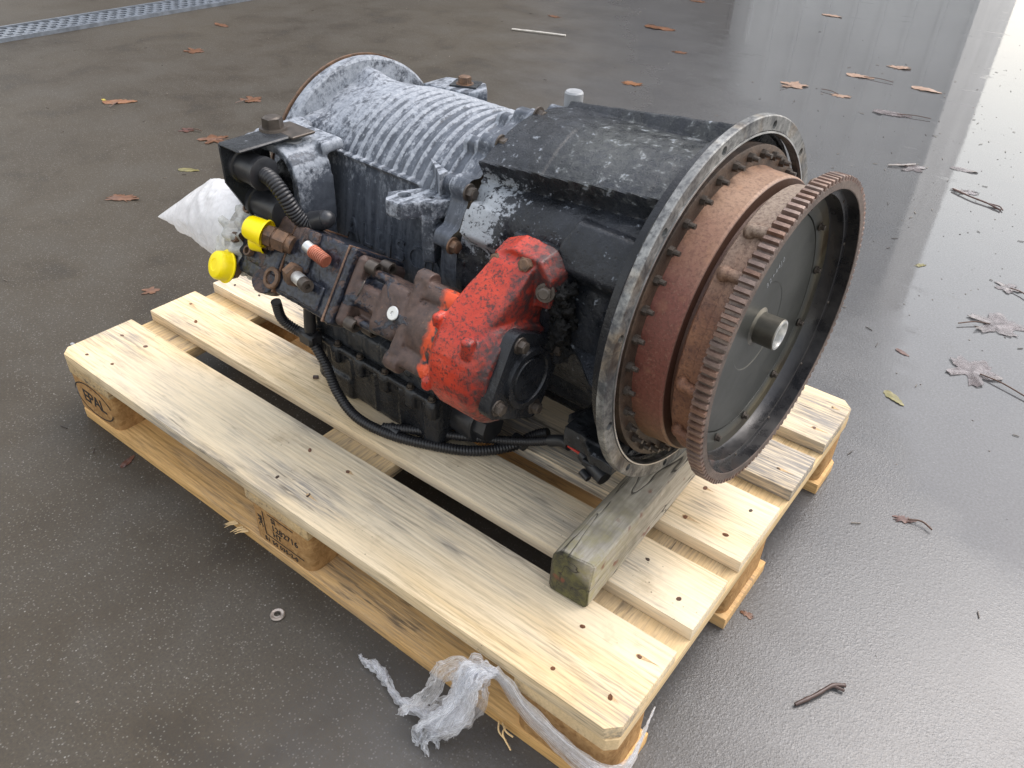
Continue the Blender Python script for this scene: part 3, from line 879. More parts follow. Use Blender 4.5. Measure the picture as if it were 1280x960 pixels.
# ------------------------------------------------------------------ timber under the bell housing
def timber():
    t = thing("timber", "weathered grey squared timber with mossy end wedged under the bell housing", "timber", (1.016, 0.124, 0.1445), R(1.2))
    w, L, h = 0.060, 0.62, 0.0785
    mb = MB()
    mb.prism([(0.0, 0.003), (0.005, 0), (w - 0.004, 0), (w, 0.004), (w + 0.001, h - 0.003), (w - 0.003, h), (0.014, h), (0.002, h - 0.011)], 0, L,
             Matrix(((1, 0, 0, 0), (0, 0, 1, 0), (0, 1, 0, 0), (0, 0, 0, 1))))
    bm = mb.bm
    for i in range(1, 40):
        bmesh.ops.bisect_plane(bm, geom=bm.verts[:] + bm.edges[:] + bm.faces[:], plane_co=(0, L * (i / 40) ** 1.3, 0), plane_no=(0, 1, 0))
    for z in (0.026, 0.052):
        bmesh.ops.bisect_plane(bm, geom=bm.verts[:] + bm.edges[:] + bm.faces[:], plane_co=(0, 0, z), plane_no=(0, 0, 1))
    es = [e for e in bm.edges if len(e.link_faces) == 2 and e.calc_face_angle(0) > 0.35]
    bmesh.ops.bevel(bm, geom=es, offset=0.002, segments=2, affect='EDGES')
    for v in bm.verts:
        q = v.co.copy()
        k = 1.0 if q.y > 0.01 else 2.2
        if q.z > 0.004:
            v.co += Vector((noise.noise(q * 40), 0.9 * noise.noise(q * 35 + Vector((9, 0, 0))), noise.noise(q * 40 + Vector((0, 7, 0))))) * 0.0013 * k
        if q.y < 0.01 and q.z > 0.03:
            v.co.y += 0.006 * sstep(0.035, w, q.x) * sstep(0.03, 0.06, q.z)
    obj("beam", mb.mesh("beam", 40), MW['timber'], t)
timber()

# ------------------------------------------------------------------ the gearbox
EL = Vector((1.0524, 0.4016, 0.4679)); EY = -0.0527
gb = thing("gearbox", "dirty automatic truck gearbox with rusty flywheel and red power take-off on the pallet", "gearbox", EL, EY)
# note: every part mesh below is in gearbox space: x along the shaft (0 at the bell flange), y to the back, z up
PL = 0.1445 - EL.z          # pallet top in that space

def ang(y, z):
    return math.degrees(math.atan2(-y, z))

def bolt_mesh(r=0.009, h=0.008, wr=0.012, wh=0.002, hexa=True, sock=0.0):
    mb = MB()
    if wr:
        mb.cyl((0, 0, 0), (0, 0, wh), wr, wr * 0.96, 20)
    mb.cyl((0, 0, wh), (0, 0, wh + h), r, r * 0.96, 6 if hexa else 20)
    if sock:
        mb.cyl((0, 0, wh + h * 0.4), (0, 0, wh + h + 0.0002), sock, sock, 6)
    else:
        mb.cyl((0, 0, wh + h), (0, 0, wh + h + r * 0.12), r * 0.8, r * 0.62, 16)
    return mb.mesh("bolt", 30)
BM_hex = bolt_mesh(); BM_small = bolt_mesh(0.005, 0.006, 0.0075, 0.002)
def socket_mesh(r, h, s):
    mb = MB()
    mb.lathe([(0, 0.0001), (0, r), (h * 0.92, r), (h, r * 0.93), (h, s), (h * 0.35, s * 0.95), (h * 0.35, 0.0001)], 20)
    bmesh.ops.transform(mb.bm, matrix=Matrix.Rotation(R(-90), 4, 'Y'), verts=mb.bm.verts)
    return mb.mesh("socket_bolt", 30)
BM_sock = socket_mesh(0.0085, 0.016, 0.005)

def put_bolt(me, mat, parent, p, d, name="bolt", spin=None, s=1.0):
    d = Vector(d).normalized()
    if not me.materials:
        me.materials.append(mat)
    o = bpy.data.objects.new(name, me)
    COL.objects.link(o)
    o.parent = parent
    o.location = p
    o.rotation_mode = 'QUATERNION'
    q = d.to_track_quat('Z', 'Y')
    sp = random.random() * 3 if spin is None else spin
    o.rotation_quaternion = q @ Vector((0, 0, 1)).rotation_difference(Vector((0, 0, 1))) @ Matrix.Rotation(sp, 3, 'Z').to_quaternion()
    o.scale = (s, s, s)
    if o.data.materials[0] != mat:
        o.material_slots[0].link = 'OBJECT'; o.material_slots[0].material = mat
    return o

# ---- main housing (rear, ribbed, oxidised)
WALL = [(-0.1335, 0.0893), (-0.163, -0.10), (-0.158, -0.215), (0.158, -0.215), (0.163, -0.10), (0.1335, 0.0893)]
def poly_r(th):
    dy, dz = -math.sin(th), math.cos(th)
    best = 0.0
    for (y0, z0), (y1, z1) in zip(WALL, WALL[1:]):
        ey, ez = y1 - y0, z1 - z0
        den = dy * ez - dz * ey
        if abs(den) < 1e-9:
            continue
        tt = (y0 * ez - z0 * ey) / den
        uu = (y0 * dz - z0 * dy) / den
        if tt > 0 and -1e-6 <= uu <= 1 + 1e-6:
            best = max(best, tt)
    return best
NTH = 420
PR = [poly_r(2 * math.pi * j / NTH) for j in range(NTH)]
def main_fn(u, v):
    x = -0.664 + u * (0.664 - 0.296)
    j = int(round(v * NTH)) % NTH
    th = 2 * math.pi * v
    deg = math.degrees(th); deg = deg - 360 if deg > 180 else deg
    r = 0.153 + 0.005 * sstep(-0.60, -0.50, x)
    top = abs(deg) < 57.0
    if not top:
        r = PR[j]
        # ribs and webs on the flat side
        r += 0.0022 * max(0, math.sin((x + 0.37) * 2 * math.pi / 0.045)) ** 4 * sstep(-0.40, -0.36, x)
        r += 0.004 * math.exp(-((x + 0.318) / 0.005) ** 2) + 0.004 * math.exp(-((x + 0.338) / 0.004) ** 2)
        r -= 0.010 * sstep(-0.30, -0.325, x) * 0 
    else:
        # circumferential ribs
        k = sstep(-0.585, -0.56, x) * sstep(-0.322, -0.338, x)
        ph = (x + 0.57) / 0.0195
        r += k * 0.0036 * max(0.0, math.cos(2 * math.pi * ph)) ** 3
    # seam ridge
    for sg in (1, -1):
        dd = abs(deg - sg * 56.0) * 0.0028
        r += 0.007 * sstep(0.0045, 0.002, dd) * sstep(-0.625, -0.618, x) * sstep(-0.392, -0.40, x)
    # rear: pockets and webs behind the end flange
    if x < -0.585 and abs(deg) < 120:
        kk = sstep(-0.60, -0.655, x)
        web = max(0.0, math.cos(R(deg) * 7 + 0.5)) ** 1.6
        r = r + kk * (0.019 * web - 0.006)
    # collar at the joint
    c = sstep(-0.329, -0.325, x)
    if abs(deg) < 125:
        tgt = 0.171 if abs(deg) < 78 else max(r, 0.166)
        for bd in (74, 50, 27, 3, -22, -48, -72):
            tgt += 0.014 * math.exp(-((deg - bd) / 4.6) ** 4)
        r = max(r, r + (tgt - r) * c)
        for bd in (74, 50, 27, 3, -22, -48, -72):   # bolt bosses running back from the collar
            bb = math.exp(-((deg - bd) / 4.0) ** 4) * sstep(-0.366, -0.358, x)
            r = max(r, 0.158 + 0.013 * bb) if bb > 0.05 else r
    # flats at the cover panel
    r += 0.0004 * fr((x, -r * math.sin(th), r * math.cos(th)), 60, 3)
    return Vector((x, -r * math.sin(th), r * math.cos(th)))
main_me = grid_mesh("main_housing", 190, NTH, main_fn, True, 50)
main_h = obj("main_housing", main_me, M['peel'], gb)
rf = MB(); rf.lathe([(-0.664, 0.10), (-0.664, 0.1765), (-0.667, 0.1805), (-0.682, 0.1805), (-0.684, 0.178), (-0.684, 0.10)], 128, True)
me = rf.mesh("rear_flange", 30)
obj("rear_flange", me, M['peel'], gb)
rc = MB(); rc.lathe([(-0.675, 0.0), (-0.675, 0.12)], 64); obj("rear_cover", rc.mesh("rear_cover", 30), M['black'], gb)
rp = MB(); rp.lathe([(-0.6845, 0.10), (-0.6845, 0.183), (-0.6885, 0.183), (-0.6885, 0.10)], 96, True)
obj("rear_gasket_plate", rp.mesh("rear_gasket_plate", 30), M['rbolt'], gb)
for a in (75, 52, 27, 2, -22, -50):
    x_, r_ = -0.2945, 0.180
    put_bolt(BM_hex, M['rbolt' if a == 75 else 'dbolt'], main_h, (x_, -r_ * math.sin(R(a)), r_ * math.cos(R(a))), (1, 0, 0))
# casting letters on the housing side
lt = text_mesh("ALLISON", 0.05, 0.0016, 1.15)
d = WALL[1][0] - WALL[0][0], WALL[1][1] - WALL[0][1]
tilt = math.atan2(d[0], -d[1])
lm = Matrix.Translation((-0.435, -0.1515, -0.017)) @ Matrix.Rotation(R(90) - tilt * -1, 4, 'X')
lt.transform(lm)
obj("casting_letters", lt, M['peel'], main_h)

# lug with hole on the front side, and one on the far side
mb = MB()
mb.prism([(-0.412, -0.178), (-0.398, -0.153), (-0.385, -0.130), (-0.34, -0.110), (-0.328, -0.135), (-0.338, -0.163), (-0.352, -0.168), (-0.368, -0.196), (-0.394, -0.199)], 0.064, 0.088)
mb.prism([(-0.385, -0.14), (-0.345, -0.14), (-0.338, -0.165), (-0.355, -0.172)], 0.0, 0.066)
me = cast(mb, "mounting_lug", 0.0022, 3, 0.0006, 80)
c = MB(); c.cyl((-0.3875, -0.170, 0.05), (-0.3875, -0.170, 0.1), 0.0095, None, 24)
c2 = MB(); c2.cyl((-0.3545, -0.150, 0.05), (-0.3545, -0.150, 0.1), 0.004, None, 16)
me = boolean(me, [c.mesh("c", None), c2.mesh("c", None)], "mounting_lug")
obj("mounting_lug", me, M['peel2'], gb)
mb = MB(); mb.prism([(-0.405, -0.104), (-0.395, -0.11), (-0.35, -0.14), (-0.352, -0.122)], 0.085, 0.118); obj("lug_rib", mb.mesh("lug_rib", 30), M['peel2'], gb)
mb = MB(); mb.prism([(-0.60, 0.075), (-0.52, 0.085), (-0.50, 0.12), (-0.53, 0.150), (-0.60, 0.13)], 0.118, 0.142)
lug2 = obj("rear_lug", cast(mb, "rear_lug", 0.003, 3), M['peel'], gb)
put_bolt(BM_hex, M['rbolt'], lug2, (-0.545, 0.115, 0.143), (0, 0, 1), s=1.25)
mb = MB(); mb.box((-0.545, 0.118, 0.1435), (0.045, 0.036, 0.002), Matrix.Translation((-0.545, 0.118, 0.1435)) @ Matrix.Rotation(R(25), 4, 'Z') @ Matrix.Translation((0.545, -0.118, -0.1435)))
obj("tab_washer", mb.mesh("tab_washer", 30), M['black'], gb)

# ---- bell housing
def bell_fn(u, v):
    x = -0.2935 + u * (0.2935 - 0.0105)
    th = 2 * math.pi * v
    deg = math.degrees(th); deg = deg - 360 if deg > 180 else deg
    t = (x + 0.2935) / 0.283
    base = 0.166 + 0.008 * t
    r = base
    fe = 41 - 8 * t                       # front edge of the upper panel
    pan = 0.187 + 0.010 * t
    if deg > -23:
        k = sstep(fe + 1.2, fe - 0.6, deg)
        r = base + (pan - base) * k
        # dished panel between the two long ribs
        r -= 0.004 * k * math.sin(math.pi * max(0, min(1, (deg + 20) / (fe + 20))))
        r += 0.0075 * sstep(2.6, 1.2, abs(deg - fe)) * (0.7 + 0.5 * t)
        # raised dark corner pad at the rear of the panel
        r += 0.0016 * sstep(-0.207, -0.2105, x - 0.0006 * (deg - 20)) * sstep(3, 8, deg) * k
        # rounded roll under the front rib
        if fe + 3 < deg < 66:
            q_ = (deg - fe - 3) / (66 - fe - 3)
            r = max(r, base + 0.013 * math.sin(math.pi * q_) ** 0.8 * sstep(-0.285, -0.26, x))
        # side boss by the flange
        b = sstep(-0.134, -0.116, x + 0.004 * math.sin(deg * 0.35)) * sstep(43.0, 49.0, deg) * sstep(70, 64.5, deg)
        r = max(r, base + (0.198 + 0.003 * math.sin(math.pi * (deg - 44) / 24.0) - base) * b)
        # pad by the joint
        b = sstep(-0.288, -0.284, x) * sstep(-0.208, -0.222, x) * sstep(52, 56, deg) * sstep(73, 68, deg)
        r = max(r, base + 0.018 * b)
        # power take-off pad
        b = sstep(-0.205, -0.197, x) * sstep(-0.098, -0.106, x) * sstep(57, 60, deg) * sstep(110, 104, deg)
        r = max(r, base + 0.020 * b)
    else:
        r = 0.181 + 0.01 * t
    # rear rib
    h = 0.195 + (0.226 - 0.195) * t
    k = sstep(3.2, 1.6, abs(deg + 21.5))
    r = max(r, r + (h - r) * k)
    # gussets on the lower front side
    for gd, w in ((99, 2.2), (128, 2.0), (-60, 2.2), (-95, 2.2), (-125, 2.0), (160, 2.0), (-160, 2)):
        k = sstep(w, w * 0.5, abs(deg - gd))
        gh = base + 0.045 * sstep(-0.10, -0.012, x)
        r = max(r, r + (gh - r) * k)
    # fillet into the flange and lip at the joint
    fl_ = max(0.0, (x + 0.062) / 0.05) ** 2.2
    r = max(r, base + (0.2285 - base) * min(1.0, fl_))
    if x < -0.281 and abs(deg) < 120:
        lip = 0.169
        for bd in (75, 52, 27, 2, -22, -50):
            lip += 0.008 * math.exp(-((deg - bd) / 5.0) ** 4)
        if not any(abs(deg - bd) < 6.5 for bd in (75, 52)):
            r = max(r, r + (lip - r) * sstep(-0.279, -0.283, x))
        else:
            r = min(r, 0.1665)
    r += 0.0010 * fr((x, -r * math.sin(th), r * math.cos(th)), 48, 3) + 0.0008 * fr((x + 3, -r * math.sin(th), r * math.cos(th)), 14, 2)
    return Vector((x, -r * math.sin(th), r * math.cos(th)))
bell_me = grid_mesh("bell_housing", 150, 480, bell_fn, True, 50)
bell = obj("bell_housing", bell_me, M['bell'], gb)
ib = MB(); ib.lathe([(-0.009, 0.2228), (-0.024, 0.2228), (-0.034, 0.15), (-0.034, 0.0)], 96)
obj("bell_interior", ib.mesh("bell_interior", 40), M['dark'], gb)

# mounting flange with twelve bolt holes
mb = MB(); mb.lathe([(-0.003, 0.2238), (-0.003, 0.2438), (-0.002, 0.2448), (0.0065, 0.2448), (0.008, 0.2435), (0.008, 0.2272), (0.0045, 0.2262), (0.0045, 0.2242)], 160, True)
fl = mb.mesh("mounting_flange", 30)
cut = []
cm = MB()
for k in range(12):
    a = R(15 + 30 * k)
    p = Vector((0, -0.2335 * math.sin(a), 0.2335 * math.cos(a)))
    cm.cyl(p + Vector((-0.02, 0, 0)), p + Vector((0.02, 0, 0)), 0.0053, None, 14)
fl = boolean(fl, [cm.mesh("c", None)], "mounting_flange")
flo = obj("mounting_flange", fl, M['flange'], bell)
mb = MB(); mb.lathe([(0.0048, 0.2241), (0.0092, 0.2241), (0.0092, 0.2262), (0.0048, 0.2262)], 160, True)
obj("pilot_lip", mb.mesh("pilot_lip", 30), M['lip'], bell)

# silver breather cap behind the rear rib
mb = MB(); mb.cyl((-0.302, 0.083, 0.13), (-0.302, 0.083, 0.190), 0.0135, None, 28); mb.cyl((-0.302, 0.083, 0.190), (-0.302, 0.083, 0.1925), 0.0135, 0.0115, 28)
obj("breather_cap", mb.mesh("breather_cap", 30), M['capgrey'], gb)

# foot under the bell housing, lower left of the flange
mb = MB()
mb.prism([(-0.125, -0.115), (-0.05, -0.165), (-0.014, -0.165), (-0.014, -0.02), (-0.10, -0.02)], -0.195, -0.178)
mb.box((-0.065, -0.09, -0.19), (0.09, 0.11, 0.03))
obj("bell_foot", cast(mb, "bell_foot", 0.0025, 2, 0.0015, 70), M['black'], gb)

# ---- torque converter drum, carrier ring, ring gear, flexplate
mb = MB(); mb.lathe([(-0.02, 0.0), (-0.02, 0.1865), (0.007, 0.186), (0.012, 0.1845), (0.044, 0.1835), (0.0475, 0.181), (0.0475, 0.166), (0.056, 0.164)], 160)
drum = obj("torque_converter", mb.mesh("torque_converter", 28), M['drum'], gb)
mb = MB(); mb.lathe([(-0.012, 0.180), (-0.012, 0.2095), (0.0055, 0.2105), (0.0066, 0.2085), (0.0066, 0.180)], 120)
obj("bolt_ring", mb.mesh("bolt_ring", 30), m_rust("dark_brown_rust", (0.045, 0.026, 0.016), (0.10, 0.056, 0.03), (0.02, 0.012, 0.009), 1.0, 0.5), drum)
nut = MB(); nut.cyl((0, 0, 0), (0, 0, 0.006), 0.0062, 0.0058, 6); nut.cyl((0, 0, 0.006), (0, 0, 0.013), 0.0034, 0.003, 10)
nut = nut.mesh("nut", 30)
for k in range(36):
    a = R(-3.2 + 10 * k)
    put_bolt(nut, M['dbolt'], drum, (0.0065, -0.1995 * math.sin(a), 0.1995 * math.cos(a)), (1, 0, 0), "nut")
mb = MB(); mb.lathe([(0.0545, 0.150), (0.0545, 0.1745), (0.057, 0.177), (0.0735, 0.1775), (0.0745, 0.1795), (0.0905, 0.1795), (0.0905, 0.1775), (0.062, 0.1755), (0.062, 0.150)], 160, True)
for a in (28, 46, 88, 112, 150, 195, 240, 290, 335):
    q = Vector((0, -math.sin(R(a)), math.cos(R(a))))
    mb.ball(Vector((0.067, 0, 0)) + q * 0.1795, 0.0095, 2, (0.9, 1, 1))
    mb.cyl(Vector((0.066, 0, 0)) + q * 0.1825, Vector((0.0895, 0, 0)) + q * 0.1845, 0.0068, 0.0068, 16)
me = mb.mesh("gear_carrier", 35)
nor = [v.normal.copy() for v in me.vertices]
for v, n in zip(me.vertices, nor):
    v.co += n * 0.0004 * fr(v.co, 90, 2)
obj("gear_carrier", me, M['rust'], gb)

RG = 122
mb = MB(); mb.lathe([(0.0905, 0.180), (0.0905, 0.1935), (0.0915, 0.1962), (0.1085, 0.1962), (0.1094, 0.1955), (0.1094, 0.1868), (0.1085, 0.1858), (0.0905, 0.1858)], 236, True)
rg = obj("ring_gear", mb.mesh("ring_gear", 30), M['rim'], gb)
tm = MB()
prof = [(-0.0037, -0.0012), (-0.0033, 0.0), (-0.0022, 0.0054), (0.0022, 0.0054), (0.0033, 0.0), (0.0037, -0.0012)]
tv = []
for x, s in ((0.0902, 0.72), (0.0916, 1.0), (0.1082, 1.0), (0.1094, 0.9)):
    tv.append([tm.bm.verts.new((x, a, 0.1962 + (b * (s if b > 0 else 1)))) for a, b in prof])
for A, B in zip(tv, tv[1:]):
    for k in range(5):
        tm.bm.faces.new((A[k], A[k + 1], B[k + 1], B[k]))
tm.bm.faces.new(tv[0]); tm.bm.faces.new(tv[-1][::-1])
tooth = tm.mesh("tooth", 25)
tooth.materials.append(M['tooth'])
for k in range(RG):
    o = bpy.data.objects.new("tooth", tooth); COL.objects.link(o); o.parent = rg
    o.rotation_euler = (2 * math.pi * k / RG, 0, 0)
    s = random.uniform(0.9, 1.03)
    o.scale = (1, random.uniform(0.92, 1.05), 1 - (1 - s) * 0.03)

mb = MB(); mb.lathe([(0.1088, 0.1857), (0.094, 0.1850), (0.0932, 0.1775), (0.0925, 0.1765), (0.0775, 0.1755), (0.074, 0.1735)], 160)
obj("inner_rim", mb.mesh("inner_rim", 30), M['inner'], gb)
mb = MB(); mb.lathe([(0.0745, 0.1736), (0.0735, 0.160), (0.0705, 0.1505), (0.0700, 0.1478), (0.0675, 0.1474), (0.0675, 0.1462), (0.0698, 0.1455), (0.0698, 0.060), (0.0690, 0.0585), (0.0690, 0.0)], 160)
fp = obj("flexplate", mb.mesh("flexplate", 12), M['plate'], gb)
mb = MB(); mb.lathe([(0.069, 0.0255), (0.0705, 0.0225), (0.0715, 0.0205), (0.098, 0.0205), (0.0995, 0.0195)], 64)
obj("hub", mb.mesh("hub", 30), M['hub'], gb)
mb = MB(); mb.lathe([(0.0995, 0.0196), (0.0998, 0.0185), (0.0998, 0.0165), (0.093, 0.0155), (0.076, 0.015), (0.076, 0.0)], 64)
obj("hub_bore", mb.mesh("hub_bore", 30), M['hubface'], gb)
for k in range(12):
    a = R(8 + 30 * k)
    put_bolt(BM_small, M['dbolt'], fp, (0.0722, -0.1555 * math.sin(a), 0.1555 * math.cos(a)), (1, 0, 0), s=0.8)
for k in range(12):
    a = R(20 + 30 * k)
    mb = MB() if k == 0 else mb
    p = Vector((0.0934, -0.181 * math.sin(a), 0.181 * math.cos(a)))
    mb.cyl(p, p + Vector((0.0012, 0, 0)), 0.0024, 0.002, 10)
obj("rivets", mb.mesh("rivets", 30), M['dbolt'], gb)
# chalk-white marking on the plate
mk = text_mesh("32+44J0", 0.0115, 0.0001, 1.2)
mk.transform(Matrix.Translation((0.0701, 0.012, 0.072)) @ Matrix.Rotation(R(35), 4, 'X') @ Matrix(((0, 0, 1, 0), (1, 0, 0, 0), (0, 1, 0, 0), (0, 0, 0, 1))))
obj("stamped_number", mk, M['capgrey'], gb)

# ---- valve body, oil pan, filter
mb = MB()
mb.box((-0.47, 0.0, PL + 0.052), (0.30, 0.375, 0.10), None, 0.014, 2)
mb.box((-0.475, 0, PL + 0.100), (0.318, 0.393, 0.012), None, 0.003, 1)
for x in (-0.60, -0.55, -0.49, -0.43, -0.37, -0.325):
    mb.box((x, -0.192, PL + 0.086), (0.020, 0.016, 0.03), None, 0.005, 2)
for x in (-0.58, -0.52, -0.46, -0.40, -0.345):
    mb.cyl((x, -0.186, PL + 0.012), (x, -0.186, PL + 0.088), 0.005, None, 10)
mb.box((-0.55, -0.17, PL + 0.025), (0.07, 0.05, 0.045), None, 0.01, 2)
pan = obj("oil_pan", cast(mb, "oil_pan", 0.0025, 2, 0.0008, 50), M['dark'], gb)
for x in (-0.60, -0.545, -0.49, -0.43, -0.372, -0.325):
    put_bolt(BM_small, M['dbolt'], pan, (x, -0.192, PL + 0.1065), (0, 0, 1), s=0.9)
mb = MB()
mb.box((-0.475, -0.01, PL + 0.125), (0.315, 0.35, 0.045), None, 0.006, 2)
for i in range(26):
    x = -0.36 + random.uniform(-0.04, 0.035); y = -0.165 + random.uniform(-0.02, 0.03)
    mb.ball((x, y, PL + 0.135 + random.uniform(-.006, .014)), random.uniform(0.008, 0.016), 2)
for x in (-0.60, -0.56, -0.52, -0.48, -0.44, -0.40):
    mb.box((x, -0.178, PL + 0.132), (0.012, 0.02, 0.04), None, 0.003, 1)
obj("valve_body", cast(mb, "valve_body", 0.0025, 2, 0.0012, 60), M['black'], gb)
mb = MB()
mb.cyl((-0.345, -0.125, PL + 0.048), (-0.282, -0.125, PL + 0.048), 0.034, 0.034, 40)
mb.cyl((-0.282, -0.125, PL + 0.048), (-0.279, -0.125, PL + 0.048), 0.034, 0.031, 40)
fil = obj("filter_cap", mb.mesh("filter_cap", 30), M['plastic'], gb)
mb = MB(); mb.cyl((-0.279, -0.125, PL + 0.048), (-0.258, -0.125, PL + 0.048), 0.025, 0.0245, 8)
obj("cap_head", mb.mesh("cap_head", 30), M['plastic'], fil)
mb = MB(); mb.box((-0.21, 0.10, PL + 0.08), (0.22, 0.16, 0.12), None, 0.01, 2); mb.box((-0.2, 0.08, -0.205), (0.22, 0.2, 0.1), None, 0.02, 2)
obj("lower_casting", cast(mb, "lower_casting", 0.003, 3, 0.001, 50), M['dark'], gb)

# ---- red power take-off
AX, AZ = -0.237, -0.042
mb = MB()
def ringpts(x, cy, cz, r, n=28):
    return [(x, cy - r * math.sin(2 * math.pi * k / n), cz + r * math.cos(2 * math.pi * k / n)) for k in range(n)]
# gear case: barrel round the pump shaft, hulled to a narrower idler boss by the mounting pad
mb.hull(ringpts(-0.212, AX, AZ, 0.066) + ringpts(-0.200, AX, AZ, 0.077) + ringpts(-0.140, AX, AZ, 0.077) + ringpts(-0.130, AX, AZ, 0.068))
mb.hull(ringpts(-0.206, AX + 0.004, AZ + 0.02, 0.066) + ringpts(-0.148, AX + 0.004, AZ + 0.02, 0.066) + ringpts(-0.186, -0.200, 0.060, 0.030) + ringpts(-0.128, -0.200, 0.060, 0.030))
mb.cyl((-0.135, AX, AZ), (-0.121, AX, AZ), 0.066, 0.064, 40)
mb.hull([(x, -0.176, z) for x, z in ((-0.200, 0.060), (-0.196, 0.094), (-0.165, 0.108), (-0.120, 0.104), (-0.102, 0.082), (-0.102, 0.04), (-0.19, 0.03))] +
        [(x, -0.206, z) for x, z in ((-0.198, 0.058), (-0.192, 0.088), (-0.165, 0.100), (-0.122, 0.097), (-0.106, 0.078), (-0.106, 0.04), (-0.186, 0.03))])
mb.box((-0.150, AX - 0.060, AZ + 0.052), (0.016, 0.016, 0.026), None, 0.003, 1)
mb.box((-0.165, -0.232, 0.042), (0.022, 0.012, 0.010), None, 0.002, 1)
for p in ((-0.210, AX - 0.046, AZ + 0.060), (-0.210, AX - 0.068, AZ - 0.022)):
    mb.box(p, (0.014, 0.020, 0.020), None, 0.004, 1)
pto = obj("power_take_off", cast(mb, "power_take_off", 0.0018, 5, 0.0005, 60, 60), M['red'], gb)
nrm = Vector((0.05, -0.80, 0.6))
put_bolt(BM_hex, M['rbolt'], pto, (-0.183, -0.2065, 0.078), (-0.1, -0.9, 0.4), s=1.0)
put_bolt(BM_hex, M['rbolt'], pto, (-0.140, -0.2065, 0.088), (0.1, -0.9, 0.4), s=1.0)
put_bolt(BM_hex, M['dbolt'], pto, (-0.112, -0.2065, 0.062), (0.4, -0.9, 0.3), s=1.0)
# end cover: rotated square plate with round boss
Mx = Matrix.Translation((0, AX, AZ)) @ Matrix.Rotation(R(-28), 4, 'X')
mb = MB()
sq = []
for sx, sy in ((1, 1), (-1, 1), (-1, -1), (1, -1)):
    for q in range(4):
        a = math.atan2(sy, sx) - R(40) + q * R(80) / 3
        sq.append((sx * 0.040 + 0.016 * math.cos(a), sy * 0.040 + 0.016 * math.sin(a)))
toX = Matrix(((0, 0, 1, 0), (1, 0, 0, 0), (0, 1, 0, 0), (0, 0, 0, 1)))
mb.prism(sq, -0.1245, -0.1085, Mx @ toX)
cov = obj("end_cover", mb.mesh("end_cover", 30), M['dark'], gb)
mb = MB(); mb.lathe([(-0.109, 0.041), (-0.103, 0.040), (-0.1025, 0.033), (-0.106, 0.0315), (-0.106, 0.029), (-0.1035, 0.0275), (-0.103, 0.0)], 64)
me = mb.mesh("cover_boss", 30); me.transform(Mx)
obj("cover_boss", me, M['dark'], cov)
for sx, sy in ((1, 1), (-1, 1), (-1, -1), (1, -1)):
    p = Mx @ Vector((-0.1085, sx * 0.040, sy * 0.040))
    put_bolt(BM_hex, M['dbolt'], cov, p, (1, 0, 0), s=0.9)
# caked grease between take-off and bell
mb = MB()
for i in range(90):
    t = random.random()
    mb.ball((-0.104 + random.uniform(-0.013, 0.013), -0.184 + random.uniform(-0.012, 0.012), 0.062 - 0.085 * t + random.uniform(-.008, .008)), random.uniform(0.004, 0.010), 1)
me = cast(mb, "caked_grease", 0.002, 0, 0.005, 230)
obj("caked_grease", me, M['grime'], gb)

# ---- hydraulic pump: a along the port-face normal, b down the face
n_ = Vector((0, -0.835, 0.55)).normalized(); b_ = Vector((0, -0.55, -0.835)).normalized()
ORG = Vector((0, AX, AZ))
def Q(x, a, b):
    return ORG + Vector((x, 0, 0)) + n_ * a + b_ * b
MP = Matrix(((1, 0, 0, 0), (0, n_.y, b_.y, AX), (0, n_.z, b_.z, AZ), (0, 0, 0, 1)))
pump = obj("hydraulic_pump", None, None, gb) if False else None
mb = MB()
# neck and flange by the take-off
mb.cyl(Q(-0.30, 0, 0), Q(-0.205, 0, 0), 0.046, 0.058, 40)
mb.box((-0.280, 0, 0), (0.022, 0.098, 0.116), MP, 0.012, 2)
mb.box((-0.245, 0.030, -0.046), (0.07, 0.03, 0.026), MP, 0.01, 2)
mb.box((-0.245, 0.030, 0.046), (0.07, 0.03, 0.026), MP, 0.01, 2)
mb.cyl(Q(-0.40, 0, 0), Q(-0.285, 0, 0), 0.035, 0.040, 40)
mb.box((-0.345, 0.022, 0), (0.11, 0.040, 0.034), MP, 0.006, 1)
mb.box((-0.318, 0.010, 0), (0.05, 0.070, 0.074), MP, 0.012, 2)
mb.box((-0.392, 0, 0), (0.018, 0.092, 0.102), MP, 0.006, 1)
for b in (-0.056, 0.056):
    mb.cyl(Q(-0.292, 0.034, b), Q(-0.268, 0.034, b), 0.014, None, 20)
for b in (-0.034, 0.034):
    mb.box((-0.352, 0.012, b), (0.05, 0.05, 0.012), MP, 0.004, 1)
body = obj("pump_body", cast(mb, "pump_body", 0.002, 4, 0.0006, 70), M['pump'], gb)
pump = body
mb = MB()
mb.box((-0.463, 0, 0), (0.126, 0.10, 0.108), MP, 0.007, 2)
mb.box((-0.405, 0.0, 0), (0.012, 0.104, 0.112), MP, 0.003, 1)
obj("pump_block", cast(mb, "pump_block", 0.0016, 2, 0.0007, 90), M['pumpblk'], gb)
mb = MB()
mb.box((-0.585, 0.0, -0.002), (0.125, 0.10, 0.104), MP, 0.008, 2)
mb.box((-0.495, 0.050, -0.022), (0.050, 0.014, 0.060), MP, 0.003, 1)
mb.box((-0.565, 0.050, 0.006), (0.075, 0.010, 0.052), MP, 0.006, 2)
mb.cyl(Q(-0.56, 0.02, 0.048), Q(-0.545, 0.056, 0.046), 0.020, 0.018, 24)
obj("port_block", cast(mb, "port_block", 0.0016, 2, 0.0007, 90), M['pumpmid'], gb)
M['seam'] = m_rust("rust_stained_seam", (0.14, 0.075, 0.045), (0.25, 0.14, 0.085), (0.05, 0.03, 0.02), 1.5, 0.55)
